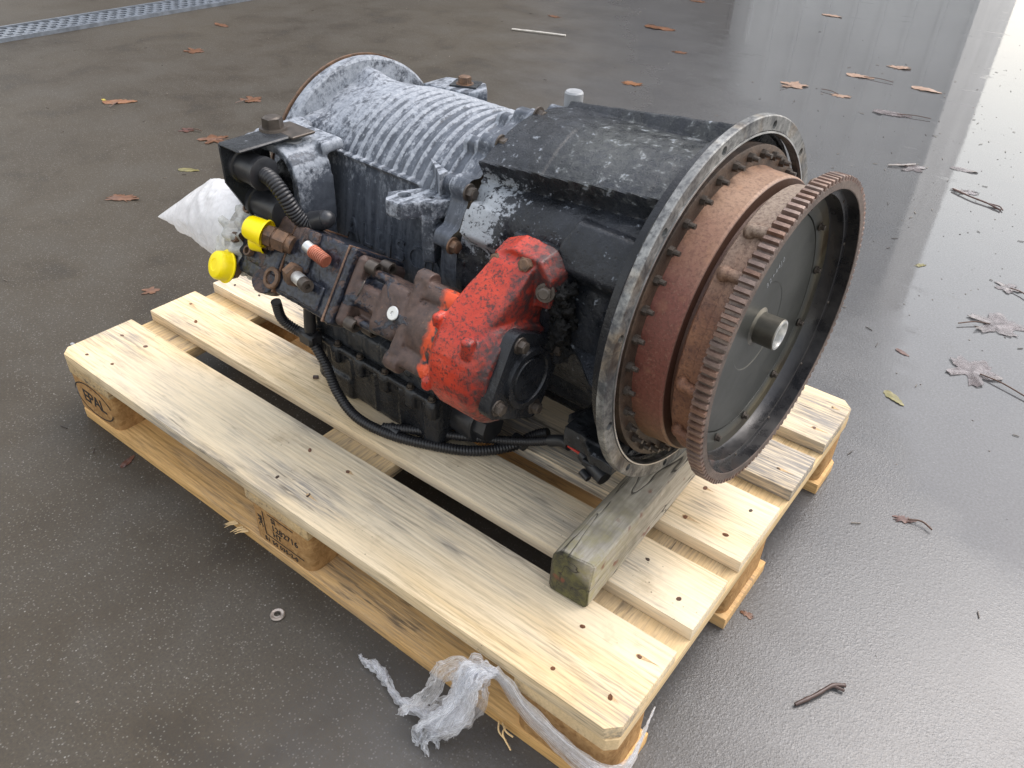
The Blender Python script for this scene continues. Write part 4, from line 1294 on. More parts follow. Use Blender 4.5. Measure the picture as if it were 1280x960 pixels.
for x, a_, b_2 in ((-0.4135, 0.1035, 0.1115), (-0.5265, 0.1025, 0.1105)):
    mb = MB(); mb.box((x, 0, 0), (0.0035, a_, b_2), MP, 0.0008, 1); obj("seam_gasket", mb.mesh("seam_gasket", 30), M['seam'], gb)
mb = MB(); mb.box((-0.600, 0.050, -0.020), (0.05, 0.008, 0.05), MP, 0.003, 1); mb.box((-0.572, 0.047, 0.034), (0.075, 0.012, 0.034), MP, 0.005, 2); mb.box((-0.470, 0.051, 0.030), (0.085, 0.006, 0.036), MP, 0.002, 1)
obj("port_pad", cast(mb, "port_pad", 0.0016, 2, 0.0006, 90), M['pumpblk'], gb)
mb = MB(); mb.lathe([(0, 0.016), (0.004, 0.016), (0.005, 0.0145), (0.005, 0.010), (-0.004, 0.009), (-0.004, 0)], 28)
me = mb.mesh("port_ring", 30); me.transform(Matrix.Translation(Q(-0.532, 0.052, 0.036)) @ Vector((1, 0, 0)).rotation_difference(n_).to_matrix().to_4x4())
obj("port_ring", me, M['rbolt'], gb)
mb = MB(); mb.cyl(Q(-0.655, 0, 0), Q(-0.64, 0, 0), 0.040, None, 32); obj("port_flange", mb.mesh("port_flange", 30), M['pumpmid'], gb)
# socket bolts facing the take-off
for a, b in ((0.034, -0.040), (0.008, -0.046), (0.034, 0.042), (-0.004, 0.044)):
    put_bolt(BM_sock, M['dbolt'], pump, Q(-0.383, a, b), (1, 0, 0), "socket_bolt", s=1.1)
for b in (-0.055, 0.055):
    mb = MB(); mb.cyl(Q(-0.2695, 0.036, b), Q(-0.2668, 0.036, b), 0.006, None, 16); obj("bolt_hole_shade", mb.mesh("bolt_hole_shade", 30), M['hole'], pump)  # solid dark discs, colour standing for the shade in the holes
mb = MB(); mb.lathe([(0.0, 0.0095), (0.0015, 0.0095), (0.0022, 0.0085), (0.0022, 0.003), (0.0005, 0.0026), (0.0005, 0.0)], 28)
me = mb.mesh("plug", 30)
put_bolt(me, M['zinc'], pump, (0, 0, 0), n_, "plug")
pl_o = bpy.data.objects[[o.name for o in pump.children if o.name.startswith("plug")][0]]
pl_o.location = Q(-0.303, 0.0465, 0.0)
pl_o.rotation_quaternion = Vector((1, 0, 0)).rotation_difference(n_)
# hydraulic fittings with yellow dust caps
def capped(p, d, r, ln, base_len, hexr):
    d = Vector(d).normalized(); p = Vector(p)
    mb = MB(); mb.cyl(p, p + d * base_len, hexr * 0.9, None, 20); mb.cyl(p + d * base_len * 0.2, p + d * base_len * 0.62, hexr * 1.12, None, 6)
    mb.cyl(p + d * base_len * 0.7, p + d * base_len * 0.95, hexr * 1.08, None, 6)
    f = obj("port_fitting", mb.mesh("port_fitting", 30), M['rbolt'], gb)
    q = p + d * (base_len * 0.97)
    mb = MB(); mb.lathe([(0, r * 1.1), (ln * 0.10, r * 1.13), (ln * 0.14, r * 1.02), (ln * 0.55, r * 0.98), (ln * 0.80, r * 0.94), (ln * 0.93, r * 0.84), (ln * 1.0, r * 0.66), (ln * 1.01, r * 0.4), (ln * 0.98, r * 0.36), (ln * 0.98, 0)], 36)
    me = mb.mesh("dust_cap", 30)
    me.transform(Matrix.Translation(q) @ Vector((1, 0, 0)).rotation_difference(d).to_matrix().to_4x4())
    c = obj("dust_cap", me, M['yellow'], f)
capped(Q(-0.510, 0.056, -0.020), (-0.93, -0.34, 0.22), 0.0185, 0.034, 0.044, 0.0145)
capped(Q(-0.548, 0.050, -0.012), (-0.78, -0.55, 0.05), 0.0150, 0.022, 0.020, 0.011)
capped(Q(-0.628, 0.040, 0.052), (-0.12, -0.88, 0.45), 0.0225, 0.022, 0.016, 0.017)
for x, b in ((-0.625, -0.040), (-0.630, 0.008), (-0.592, 0.016)):
    put_bolt(BM_sock, M['rbolt'], bpy.data.objects["port_block"], Q(x, 0.048, b), n_, "socket_bolt", s=0.95)
mk2 = text_mesh("2", 0.017, 0.0004, 1.0)
mk2.transform(Matrix(((-n_.cross(b_).x * 0 + 1, 0, 0, 0), (0, -b_.y, n_.y, 0), (0, -b_.z, n_.z, 0), (0, 0, 0, 1))))
mk2.transform(Matrix.Translation(Q(-0.490, 0.0573, -0.030)))
obj("stamped_number", mk2, M['hole'], gb)
# dark disc with the shade of a recessed port put into its colour
for x, a, b in ((-0.553, 0.0555, 0.046),):
    mb = MB(); mb.cyl(Q(x, a - 0.003, b), Q(x + 0.0006, a + 0.0012, b), 0.011, None, 24); obj("port_recess_shade", mb.mesh("port_recess_shade", 30), M['hole'], gb)
# orange thread-sealed nipple and sensor
p0, p1 = Q(-0.475, 0.066, -0.030), Q(-0.432, 0.062, -0.022)
mb = MB(); d = (p1 - p0).normalized(); mb.cyl(p0, p0 + d * 0.014, 0.008, None, 20); nip = obj("nipple", mb.mesh("nipple", 30), M['zinc'], gb)
mb = MB()
for i in range(9):
    q = p0 + d * (0.014 + i * 0.0033)
    mb.cyl(q, q + d * 0.0022, 0.0096, 0.0096, 20); mb.cyl(q + d * 0.0022, q + d * 0.0033, 0.0084, 0.0084, 20)
obj("sealed_thread", mb.mesh("sealed_thread", 30), m_rust("orange_thread_sealant", (0.45, 0.11, 0.05), (0.6, 0.2, 0.1), (0.2, 0.05, 0.03), 2, 0.4), nip)
mb = MB(); mb.cyl(Q(-0.4935, 0.056, 0.014), Q(-0.478, 0.06, 0.016), 0.0165, None, 6); sen = obj("sensor", mb.mesh("sensor", 30), M['rbolt'], gb)
mb = MB(); mb.cyl(Q(-0.478, 0.06, 0.016), Q(-0.452, 0.066, 0.018), 0.0092, None, 20); obj("sensor_sleeve", mb.mesh("sensor_sleeve", 30), M['zinc'], sen)
mb = MB(); mb.lathe([(0, 0.0098), (0.012, 0.0098), (0.014, 0.009), (0.014, 0.004), (0.009, 0.0035), (0.009, 0)], 24)
me = mb.mesh("sensor_tip", 30); me.transform(Matrix.Translation(Q(-0.456, 0.065, 0.018)) @ Vector((1, 0, 0)).rotation_difference((Q(-0.452, 0.066, 0.018) - Q(-0.478, 0.06, 0.016)).normalized()).to_matrix().to_4x4())
obj("sensor_tip", me, M['dbolt'], sen)
# spring clips on the body
for x, b in ((-0.372, -0.020),):
    pts = [Q(x, 0.044, b), Q(x + 0.008, 0.052, b), Q(x + 0.008, 0.054, b + 0.018), Q(x, 0.046, b + 0.018), Q(x, 0.044, b)]
    mb = MB(); mb.tube(catmull(pts, 4), 0.0011, 6); obj("wire_clip", mb.mesh("wire_clip", 60), M['dbolt'], gb)

# ---- side bracket, solenoid, hose
mb = MB()
path = [(-0.665, 0.116), (-0.63, 0.118), (-0.59, 0.117), (-0.568, 0.110), (-0.553, 0.094), (-0.546, 0.07), (-0.545, 0.03), (-0.547, -0.02), (-0.549, -0.07)]
pp = catmull([(x, 0, z) for x, z in path], 5)
th_ = 0.0135
rings = []
for i, p in enumerate(pp):
    tg = (pp[min(i + 1, len(pp) - 1)] - pp[max(0, i - 1)]).normalized()
    no = Vector((-tg.z, 0, tg.x)); no = -no if no.z < 0 and i < 12 else no
    no = Vector((-tg.z, 0, tg.x))
    w0, w1 = -0.228, -0.165
    q0 = p + no * 0.0; q1 = p - no * th_
    rings.append([mb.bm.verts.new((q0.x, w0, q0.z)), mb.bm.verts.new((q0.x, w1, q0.z)), mb.bm.verts.new((q1.x, w1, q1.z)), mb.bm.verts.new((q1.x, w0, q1.z))])
for A, B in zip(rings, rings[1:]):
    for k in range(4):
        mb.bm.faces.new((A[k], A[(k + 1) % 4], B[(k + 1) % 4], B[k]))
mb.bm.faces.new(rings[0]); mb.bm.faces.new(rings[-1][::-1])
mb.box((-0.655, -0.165, 0.106), (0.035, 0.09, 0.024), None, 0.006, 1)
mb.box((-0.60, -0.155, 0.108), (0.10, 0.04, 0.018), None, 0.004, 1)
obj("side_bracket", cast(mb, "side_bracket", 0.003, 2, 0.0006, 70), M['peel'], gb)
mb = MB()
mb.box((-0.603, -0.243, 0.1265), (0.050, 0.100, 0.005), None, 0.002, 1)
mb.prism([(-0.270, 0.028), (-0.292, 0.070), (-0.292, 0.126), (-0.215, 0.126), (-0.215, -0.01), (-0.24, 0.0)], -0.6285, -0.6240, Matrix(((0, 0, 1, 0), (1, 0, 0, 0), (0, 1, 0, 0), (0, 0, 0, 1))))
cp = obj("cover_plate", mb.mesh("cover_plate", 30), M['black'], gb)
put_bolt(BM_hex, M['dbolt'], cp, (-0.618, -0.207, 0.129), (0, 0, 1), s=1.7)
mb = MB(); mb.box((-0.60, -0.19, 0.1275), (0.06, 0.04, 0.004), None, 0.001, 1); obj("lock_tab", mb.mesh("lock_tab", 30), M['dbolt'], gb)
for (y, z, r, x0, x1) in ((-0.262, 0.090, 0.022, -0.624, -0.572), (-0.245, 0.030, 0.022, -0.624, -0.560)):
    mb = MB(); mb.lathe([(x0, r * 1.15), (x0 + 0.008, r * 1.15), (x0 + 0.009, r), (x1 - 0.008, r), (x1 - 0.007, r * 1.08), (x1, r * 1.08), (x1 + 0.002, r * 0.8), (x1 + 0.002, 0)], 40)
    me = mb.mesh("solenoid", 30); me.transform(Matrix.Translation((0, y, z)))
    obj("solenoid", me, M['plastic'], gb)
mb = MB(); mb.cyl((-0.63, -0.185, 0.045), (-0.575, -0.185, 0.045), 0.034, 0.032, 32); obj("accumulator", mb.mesh("accumulator", 30), M['dark'], gb)
mb = MB(); mb.cyl((-0.590, -0.195, 0.085), (-0.590, -0.195, 0.118), 0.012, None, 20); obj("bracket_spacer", mb.mesh("bracket_spacer", 30), M['capgrey'], gb)

def corrugated(name, ctrl, r, n=14, pitch=2, depth=0.14, parent=None, mat=None, seg=12):
    pts = catmull(ctrl, n)
    # resample evenly
    L = [0]
    for a, b in zip(pts, pts[1:]):
        L.append(L[-1] + (b - a).length)
    step = 0.0016
    m = int(L[-1] / step)
    out = []
    j = 0
    for i in range(m + 1):
        d = L[-1] * i / m
        while j < len(L) - 2 and L[j + 1] < d:
            j += 1
        t = (d - L[j]) / max(1e-9, L[j + 1] - L[j])
        out.append(pts[j].lerp(pts[j + 1], t))
    rad = [r * (1 - depth * (i % 3 == 2)) for i in range(len(out))]
    mb = MB(); mb.tube(out, rad, seg)
    return obj(name, mb.mesh(name, 50), mat or M['rubber'], parent)
corrugated("solenoid_hose", [(-0.575, -0.262, 0.090), (-0.553, -0.264, 0.088), (-0.532, -0.262, 0.070), (-0.520, -0.254, 0.042), (-0.507, -0.244, 0.030), (-0.492, -0.234, 0.034)], 0.0115, 14, parent=gb)
mb = MB(); mb.cyl((-0.508, -0.236, 0.030), (-0.482, -0.232, 0.042), 0.016, 0.013, 24); mb.ball((-0.482, -0.232, 0.042), 0.0128, 2)
obj("hose_elbow", mb.mesh("hose_elbow", 40), M['plastic'], gb)

# ---- wiring harness along the oil pan
zc = PL + 0.009
har = [(-0.640, -0.235, -0.155), (-0.645, -0.225, -0.195), (-0.625, -0.212, -0.215), (-0.595, -0.212, -0.215), (-0.555, -0.215, -0.245), (-0.520, -0.222, -0.285), (-0.470, -0.226, zc + 0.006),
       (-0.405, -0.215, zc), (-0.335, -0.188, zc), (-0.275, -0.152, zc), (-0.235, -0.105, zc + 0.004), (-0.218, -0.075, zc + 0.016), (-0.195, -0.065, zc + 0.03)]
h1 = corrugated("wiring_harness", har, 0.0088, 14, parent=gb)
har2 = [(-0.42, -0.212, zc + 0.004), (-0.36, -0.183, zc + 0.012), (-0.30, -0.150, zc + 0.014), (-0.25, -0.115, zc + 0.014), (-0.205, -0.100, zc + 0.028), (-0.165, -0.092, zc + 0.048)]
corrugated("branch_cable", har2, 0.0074, 14, parent=h1)
mb = MB(); mb.tube(catmull([(-0.585, -0.205, -0.12), (-0.59, -0.208, -0.17), (-0.592, -0.21, -0.215)], 6), 0.010, 12); mb.box((-0.592, -0.211, -0.214), (0.034, 0.026, 0.024), None, 0.004, 1)
obj("cable_tee", mb.mesh("cable_tee", 40), M['rubber'], h1)
for p in ((-0.40, -0.2105, zc + 0.001), (-0.23, -0.098, zc + 0.008)):
    mb = MB(); mb.cyl(Vector(p) - Vector((0.012, -0.006, 0)), Vector(p) + Vector((0.012, -0.006 + 0.012, 0)), 0.0108, None, 16); obj("tape_band", mb.mesh("tape_band", 40), M['plastic'], h1)
mb = MB()
mb.tube(catmull([(-0.170, -0.094, zc + 0.046), (-0.15, -0.092, zc + 0.056), (-0.132, -0.095, zc + 0.060)], 6), 0.0095, 12)
obj("cable_boot", mb.mesh("cable_boot", 40), M['plastic'], h1)
for k in (-1, 1):
    mb = MB(); mb.tube(catmull([(-0.134, -0.095 + 0.003 * k, zc + 0.060), (-0.118, -0.097 + 0.004 * k, zc + 0.064 + 0.002 * k), (-0.103, -0.100 + 0.003 * k, zc + 0.063)], 6), 0.0022, 8)
    obj("wire", mb.mesh("wire", 60), M['wire'], h1)
mb = MB()
cp0, cp1 = Vector((-0.104, -0.100, zc + 0.063)), Vector((-0.052, -0.113, zc + 0.053))
dd = (cp1 - cp0).normalized()
mb.cyl(cp0, cp0 + dd * 0.022, 0.0105, 0.0115, 16); mb.cyl(cp0 + dd * 0.024, cp0 + dd * 0.052, 0.0135, 0.0125, 18); mb.box(cp0 + dd * 0.02 + Vector((0, -0.008, 0.004)), (0.02, 0.01, 0.012), None, 0.002, 1)
mb.cyl(cp0 + dd * 0.030 + Vector((-0.014, -0.014, -0.006)), cp0 + dd * 0.046 + Vector((-0.014, -0.014, -0.006)), 0.006, 0.0055, 12)
obj("connector", mb.mesh("connector", 35), M['plastic'], h1)

# ------------------------------------------------------------------ plastic bag over the pump inlet
def bag():
    W = Matrix.Translation(EL) @ Matrix.Rotation(EY, 4, 'Z')
    t = thing("plastic_bag", "white crumpled plastic bag pulled over the end of the hydraulic pump", "plastic bag", W @ Vector((-0.66, -0.25, -0.05)), EY)
    Wi = Vector((-0.66, -0.25, -0.05))
    # cross-sections from the mouth round the pump flange to the flat, pointed end
    tip = Vector((-0.905, -0.272, -0.078)); up = Vector((-0.735, -0.262, 0.022)); lo = Vector((-0.80, -0.262, -0.13))
    A_, B_ = Vector((-0.905, -0.272, -0.078)), Vector((-0.765, -0.238, 0.020))
    def fn(u, v):
        # ruled from the mouth round the pump to the flat end seam A-B
        a = 2 * math.pi * v
        dirv = math.cos(a) * (-b_) + math.sin(a) * n_
        ring = ORG + Vector((-0.650, 0, 0)) + 0.063 * dirv
        t_ = 0.5 * (1 + math.cos(a - 0.35))
        t_ = sstep(0.02, 0.98, t_) * 0.6 + t_ * 0.4
        end = A_.lerp(B_, t_)
        p = ring.lerp(end, u)
        pil = math.sin(math.pi * min(1, u * 1.02)) ** 0.9
        p += n_ * (0.012 * pil * math.sin(a)) + Vector((0, 0, 1)) * 0.004 * pil
        cre = 0.0
        for sc, am in ((16, 0.0050), (34, 0.0026), (70, 0.0012)):
            cre += am * (1 - 2 * abs(noise.noise(p * sc + Vector((sc, 0, 3)))))
        p += dirv * cre * (0.25 + 0.75 * pil) * 0.8
        return p - Wi
    o = obj("film", grid_mesh("film", 80, 120, fn, True, 35), M['bag'], t)
    def fn2(u, v):
        a = 2 * math.pi * v
        x = -0.61 - 0.055 * u
        r = 0.058 + 0.008 * math.sin(a * 9 + 8 * u) * (0.4 + 0.6 * u) + 0.004 * math.sin(a * 17 - 5 * u)
        p = ORG + Vector((x, 0, 0)) + r * (math.cos(a) * (-b_) + math.sin(a) * n_)
        p += n_ * 0.006
        return p - Wi
    obj("crumpled_neck", grid_mesh("crumpled_neck", 20, 150, fn2, True, 70), M['bagclear'], t)
bag()

# ------------------------------------------------------------------ stretch wrap round the pallet corner
def ribbon(path, wid, side, seed, n=110, m=9, crumple=0.0, twist=0.0, long_fold=0.3):
    """a strip of thin film along a path: lengthwise folds plus crumpling"""
    cp = catmull(path, 14)
    def f(u, v):
        k = u * (len(cp) - 1); i = min(len(cp) - 2, int(k)); q = k - i
        p = cp[i].lerp(cp[i + 1], q)
        kw = u * (len(wid) - 1); j = min(len(wid) - 2, int(kw)); w = wid[j] + (wid[j + 1] - wid[j]) * (kw - j)
        tg = (cp[i + 1] - cp[i]).normalized()
        sx = (side - tg * side.dot(tg)).normalized()
        nn = tg.cross(sx)
        a = twist * (u + 0.4 * noise.noise(Vector((u * 4, seed, 0))))
        sx, nn = sx * math.cos(a) + nn * math.sin(a), nn * math.cos(a) - sx * math.sin(a)
        s_ = (v - 0.5) * 2
        fold = long_fold * w * (math.sin(v * 13 + seed + 2.5 * math.sin(u * 5 + seed)) * 0.6 + fr((u * 3, v * 7, seed), 1.7, 2))
        ed = 1.0 + 0.25 * noise.noise(Vector((u * 16, seed, v)))
        p = p + sx * (s_ * w * ed) + nn * fold
        if crumple:
            p += Vector((fr((u * 15, v * 4, seed), 1, 3), fr((u * 15 + 9, v * 4, seed), 1, 3), fr((u * 15, v * 4 + 9, seed), 1, 3))) * crumple
        return p
    return f
def wrap():
    t = thing("stretch_wrap", "torn clear stretch wrap looped round the front corner of the pallet", "plastic wrap", (1.1, 0.0, 0.0))
    o0 = Vector((1.1, 0, 0))
    def add(name, path, wid, side, seed, clamp=None, n=110, m=12, **kw):
        f = ribbon(path, wid, Vector(side), seed, **kw)
        def g(u, v):
            p = f(u, v)
            if p.z > 0.0 and p.x < 1.2 and p.y > -0.0025 and p.y < 0.02:
                p.y = -0.0025 - 0.001 * abs(noise.noise(p * 90))
            if p.x > 1.15 and p.y > 0.012:
                p.x = max(p.x, 1.2065)
            p.z = max(p.z, 0.0018 + 0.0015 * abs(noise.noise(p * 120)))
            return p - o0
        obj(name, grid_mesh(name, n, m, g, False, 80), M['wrap'], t)
    for l in range(3):
        dz = (-0.008, 0.0, 0.006, -0.002)[l]; dw = (1.0, 0.75, 0.5, 0.9)[l]
        ctr = [(1.030, -0.010, 0.130), (1.052, -0.009, 0.112), (1.085, -0.010, 0.096 + dz), (1.130, -0.012, 0.084 + dz), (1.172, -0.014, 0.080 + dz), (1.203, -0.010, 0.082 + dz),
               (1.216, 0.008, 0.086 + dz), (1.216, 0.03, 0.090 + dz), (1.213, 0.050, 0.094), (1.210, 0.070, 0.100), (1.208, 0.085, 0.106)]
        add("film_layer", ctr, [w * dw for w in (0.014, 0.016, 0.019, 0.021, 0.022, 0.022, 0.020, 0.016, 0.011, 0.006, 0.003)], (0, 0, 1), 3.1 * l + 1, long_fold=0.16, crumple=0.0015)
    rnd = random.Random(5)
    # crumpled hanging mass: many overlapping creased strips
    for l in range(8):
        ox, oy, oz = rnd.uniform(-0.016, 0.016), rnd.uniform(-0.014, 0.006), rnd.uniform(-0.006, 0.006)
        end = rnd.random()
        P_ = [(1.036, -0.010, 0.126), (1.014 + ox, -0.020 + oy, 0.134 + oz), (0.998 + ox * 1.5, -0.030 + oy, 0.112 + oz), (0.992 + ox * 2, -0.036 + oy, 0.078),
              (0.978 + ox * 2, -0.048 + oy * 1.5, 0.048), (0.958 + ox * 2, -0.058 + oy, 0.024)]
        if end > 0.35:
            P_ += [(0.950 + ox * 2, -0.070 + oy, 0.010), (0.962 + ox * 2.2, -0.082 + oy, 0.004)]
        add("creased_strip", P_, [0.006, 0.012, 0.015, 0.015, 0.016, 0.015, 0.010, 0.004][:len(P_)], (1, 0.2, 0.4), 7.7 * l + 2, n=70, m=8, crumple=0.0045, twist=rnd.uniform(-2.2, 2.2), long_fold=0.3)
    for l in range(3):
        sx = rnd.uniform(-.004, .004)
        P_ = [(0.962, -0.058, 0.022), (0.925, -0.062 + sx, 0.012), (0.905, -0.060 - sx, 0.008), (0.880, -0.053 + sx, 0.008), (0.865, -0.046, 0.009), (0.845, -0.046 - sx, 0.008), (0.830, -0.048, 0.006), (0.817, -0.044, 0.003)]
        add("twisted_strand", P_, [0.009, 0.007, 0.004, 0.005, 0.008, 0.006, 0.004, 0.001], (0, 1, 0.3), 3.3 * l + 9, n=90, m=8, crumple=0.003, twist=9 + 2 * l, long_fold=0.5)
wrap()

# ------------------------------------------------------------------ leaves and litter on the ground
def leaf_mesh(kind, seed, r=1.0):
    rnd = random.Random(seed)
    pts = []
    n = 44
    if kind == 'maple':
        for i in range(n):
            a = 2 * math.pi * i / n
            lobes = 0.58 + 0.42 * abs(math.cos(a * 2.5)) ** 1.3
            if abs(((a + math.pi) % (2 * math.pi)) - math.pi) > 2.75:
                lobes *= 0.55
            q = lobes * (1 + 0.16 * rnd.uniform(-1, 1))
            pts.append((q * math.cos(a), 0.85 * q * math.sin(a)))
    elif kind == 'long':
        for i in range(n):
            a = 2 * math.pi * i / n
            q = (1 + 0.2 * rnd.uniform(-1, 1))
            pts.append((math.cos(a), 0.34 * q * math.sin(a) * (1 - 0.25 * math.cos(a))))
    else:
        for i in range(n):
            a = 2 * math.pi * i / n
            q = 0.8 + 0.35 * rnd.uniform(-1, 1)
            pts.append((q * math.cos(a), 0.55 * q * math.sin(a)))
    vs, fs = [], []
    m = 4
    cz = lambda x, y: 0.06 * noise.noise(Vector((x * 1.6 + seed, y * 1.6, seed))) + 0.07 * (x * x + y * y) * noise.noise(Vector((x * 2.5, y * 2.5 + seed, 1))) + 0.045
    vs.append((0, 0, max(0.02, cz(0, 0))))
    for k in range(1, m + 1):
        for x, y in pts:
            X, Y = x * k / m, y * k / m
            vs.append((X, Y, max(0.015, cz(X, Y))))
    for i in range(n):
        fs.append((0, 1 + i, 1 + (i + 1) % n))
        for k in range(m - 1):
            a, b = 1 + k * n, 1 + (k + 1) * n
            fs.append((a + i, b + i, b + (i + 1) % n, a + (i + 1) % n))
    top = len(vs)
    vs2 = [(x, y, z - 0.02) for x, y, z in vs]
    fs2 = [tuple(top + j for j in reversed(f)) for f in fs]
    rim = [(1 + (m - 1) * n + i, 1 + (m - 1) * n + (i + 1) % n) for i in range(n)]
    fs3 = [(b, a, top + a, top + b) for a, b in rim]
    me = bpy.data.meshes.new("blade")
    me.from_pydata([(x * r, y * r, z * r) for x, y, z in vs + vs2], [], fs + fs2 + fs3)
    shade(me, 50)
    return me
LV = [  # x, y, radius, rotation, kind, material, stem(dx, dy), label
 (-2.047, 1.677, .050, 20, 'maple', 'rust', None, "small rust brown leaf on the yard nearest the drain grate"),
 (-1.633, 1.070, .062, 50, 'long', 'orange', (.03, -.05), "folded orange brown leaf beside a tiny yellow one"),
 (-1.308, 1.418, .048, 10, 'maple', 'rust', (.0, -.06), "brown leaf behind the ribbed gearbox housing, beyond its rear flange"),
 (-1.053, 1.061, .052, 80, 'maple', 'rust', (.06, .03), "rust brown leaf partly hidden behind the solenoid bracket"),
 (-1.198, 1.057, .028, 30, 'maple', 'dark', (.05, .02), "small dark wet leaf with pale stem left of the rust brown one"),
 (-0.845, 0.598, .052, 25, 'blob', 'rust', None, "flat rust brown leaf above the plastic bag tip"),
 (-0.311, 0.348, .022, 60, 'maple', 'rust', None, "small rust leaf on the yard by the left end of the pallet"),
 (0.197, -0.023, .018, 110, 'long', 'dark', None, "dark red leaf scrap beside the bottom board near the stamped corner block"),
 (-0.339, 2.639, .055, 15, 'blob', 'orange', None, "oval orange leaf behind the pale grey breather cap"),
 (-0.743, 3.599, .085, 10, 'long', 'rust', (-.07, .02), "long rust leaf with pale stem on the far yard"),
 (-0.434, 3.243, .040, 10, 'blob', 'rust', None, "small rust leaf scrap between the oval orange leaf and the far long one"),
 (-1.295, 3.417, .040, 0, 'blob', 'rust', None, "small red leaf near the white stick on the far yard"),
 (0.187, 3.113, .062, 30, 'maple', 'tan', (-.02, -.07), "tan leaf in the puddle directly beyond the top of the flange"),
 (0.393, 3.109, .044, 15, 'blob', 'tan', (-.08, .02), "small tan leaf with its stem pointing left in the puddle"),
 (0.359, 3.461, .062, 10, 'long', 'tan', (.13, .0), "tan oak leaf with long dark stem in the puddle"),
 (0.451, 3.747, .056, 20, 'blob', 'tan', None, "pale tan leaf in the puddle, farthest of the tan ones"),
 (0.648, 3.460, .065, 0, 'long', 'tan', None, "faded tan leaf half sunk in the puddle right of the long-stemmed oak leaf"),
 (0.636, 3.015, .075, 15, 'long', 'plum', (.12, .03), "plum grey oak leaf with a long dark stem in the puddle"),
 (0.868, 2.471, .050, 40, 'maple', 'plum', (-.05, -.03), "torn grey leaf remains beyond the ring gear"),
 (1.060, 2.371, .045, 20, 'blob', 'plum', None, "pale leaf lying under a forked twig at the puddle edge"),
 (1.327, 1.548, .066, 30, 'maple', 'plum', (-.06, -.05), "large plum grey leaf in the bright puddle, farther of the two big ones"),
 (1.330, 1.300, .066, 75, 'maple', 'plum', (.10, -.03), "plum grey leaf with long stem, nearer of the two large ones in the puddle"),
 (1.306, 1.768, .036, 0, 'maple', 'plum', (.05, -.03), "small grey star-shaped leaf by the right edge of the puddle"),
 (1.348, 0.738, .020, 30, 'blob', 'dark', (.04, .0), "small dark leaf with stem on wet ground right of the pallet"),
 (1.225, 1.087, .028, -30, 'long', 'olive', None, "small olive leaf strip beside the right rear corner of the pallet"),
 (1.096, 1.746, .018, 60, 'blob', 'olive', None, "small dark olive leaf standing out on the bright wet ground"),
 (1.187, 1.277, .018, -20, 'long', 'dark', None, "tiny brown leaf scrap on the wet ground"),
 (1.012, 2.572, .045, 10, 'long', 'plum', None, "narrow grey leaf at the puddle edge near the forked twig"),
 (-0.92, 4.37, .05, 10, 'blob', 'rust', None, "far rust leaf at the top edge of the view"),
 (-0.184, 4.60, .06, 0, 'long', 'tan', None, "far tan leaf beside the mirrored hall"),
 (-0.884, 0.85, .034, 35, 'long', 'olive', None, "curled thin leaf on the yard left of the solenoid bracket"),
 (-1.700, 1.045, .014, 0, 'blob', 'yellow', None, "tiny yellow leaf on the brown yard"),
 (1.22, 0.376, .012, 0, 'blob', 'rust', None, "tiny rust leaf scrap by the pallet's right middle block"),
 (-2.35, 2.05, .05, 0, 'long', 'rust', None, "pale brown leaf just behind the drain grate"),
 (1.28, 2.75, .05, 10, 'long', 'plum', None, "brown sunken leaf in the brightest part of the puddle"),
 (1.20, 3.05, .04, 40, 'blob', 'plum', None, "small sunken leaf far right in the brightest puddle"),
]
for i, (x, y, r, rz, kind, mt, stem, lab) in enumerate(LV):
    t = thing("leaf", lab, "leaf", (x, y, 0.0005), R(rz), "fallen leaves on the wet yard")
    obj("blade", leaf_mesh(kind, i * 3.7 + 1, r), ML[mt], t)
    if stem:
        rot = Matrix.Rotation(-R(rz), 3, 'Z')
        e = rot @ Vector((stem[0], stem[1], 0.003)) * 1.0
        s0 = e.normalized() * r * 0.25
        e2 = s0 + e
        mb = MB(); mb.tube(catmull([s0 + Vector((0, 0, .004)), (s0 + e2) / 2 + Vector((0.004, 0.006, 0.005)), e2 + Vector((0, 0, .002))], 6), [0.0016] * 13, 6)
        obj("stem", mb.mesh("stem", 60), M['tan'], t)

def twig(name, label, pts, r, mat, side=None):
    o0 = Vector(pts[0])
    mb = MB()
    c = catmull([Vector(p) - o0 for p in pts], 8)
    mb.tube(c, [r * (0.7 + 0.5 * abs(noise.noise(p * 60))) for p in c], 8)
    if side:
        c2 = catmull([Vector(p) - o0 for p in side], 6)
        mb.tube(c2, r * 0.6, 6)
    o = obj(name, mb.mesh(name, 50), mat, None, o0)
    tag(o, label, "twig")
twig("twig", "short dark curved twig on the wet ground at lower right", [(1.336, 0.274, .004), (1.353, 0.305, .006), (1.366, 0.334, .006), (1.380, 0.347, .004)], 0.0035, m_simple("wet_bark", (0.06, 0.035, 0.028), 0.35), [(1.366, 0.334, .006), (1.382, 0.338, .004)])
twig("twig", "forked brown twig lying across a pale leaf at the puddle edge", [(1.026, 2.358, .006), (1.09, 2.325, .007), (1.14, 2.31, .006), (1.184, 2.287, .004)], 0.0035, m_simple("brown_bark", (0.09, 0.05, 0.04), 0.4), [(1.14, 2.31, .006), (1.175, 2.312, .005), (1.19, 2.29, .004)])
twig("stick", "thin white and dark stick on the far yard", [(-1.272, 3.011, .006), (-1.14, 3.05, .008), (-1.001, 3.1, .006)], 0.006, m_simple("pale_stick", (0.5, 0.47, 0.42), 0.5))
twig("twig", "pale fine twig near the torn grey leaf remains", [(0.80, 2.43, .004), (0.84, 2.46, .006), (0.87, 2.50, .005)], 0.004, m_simple("grey_twig", (0.3, 0.27, 0.25), 0.5))

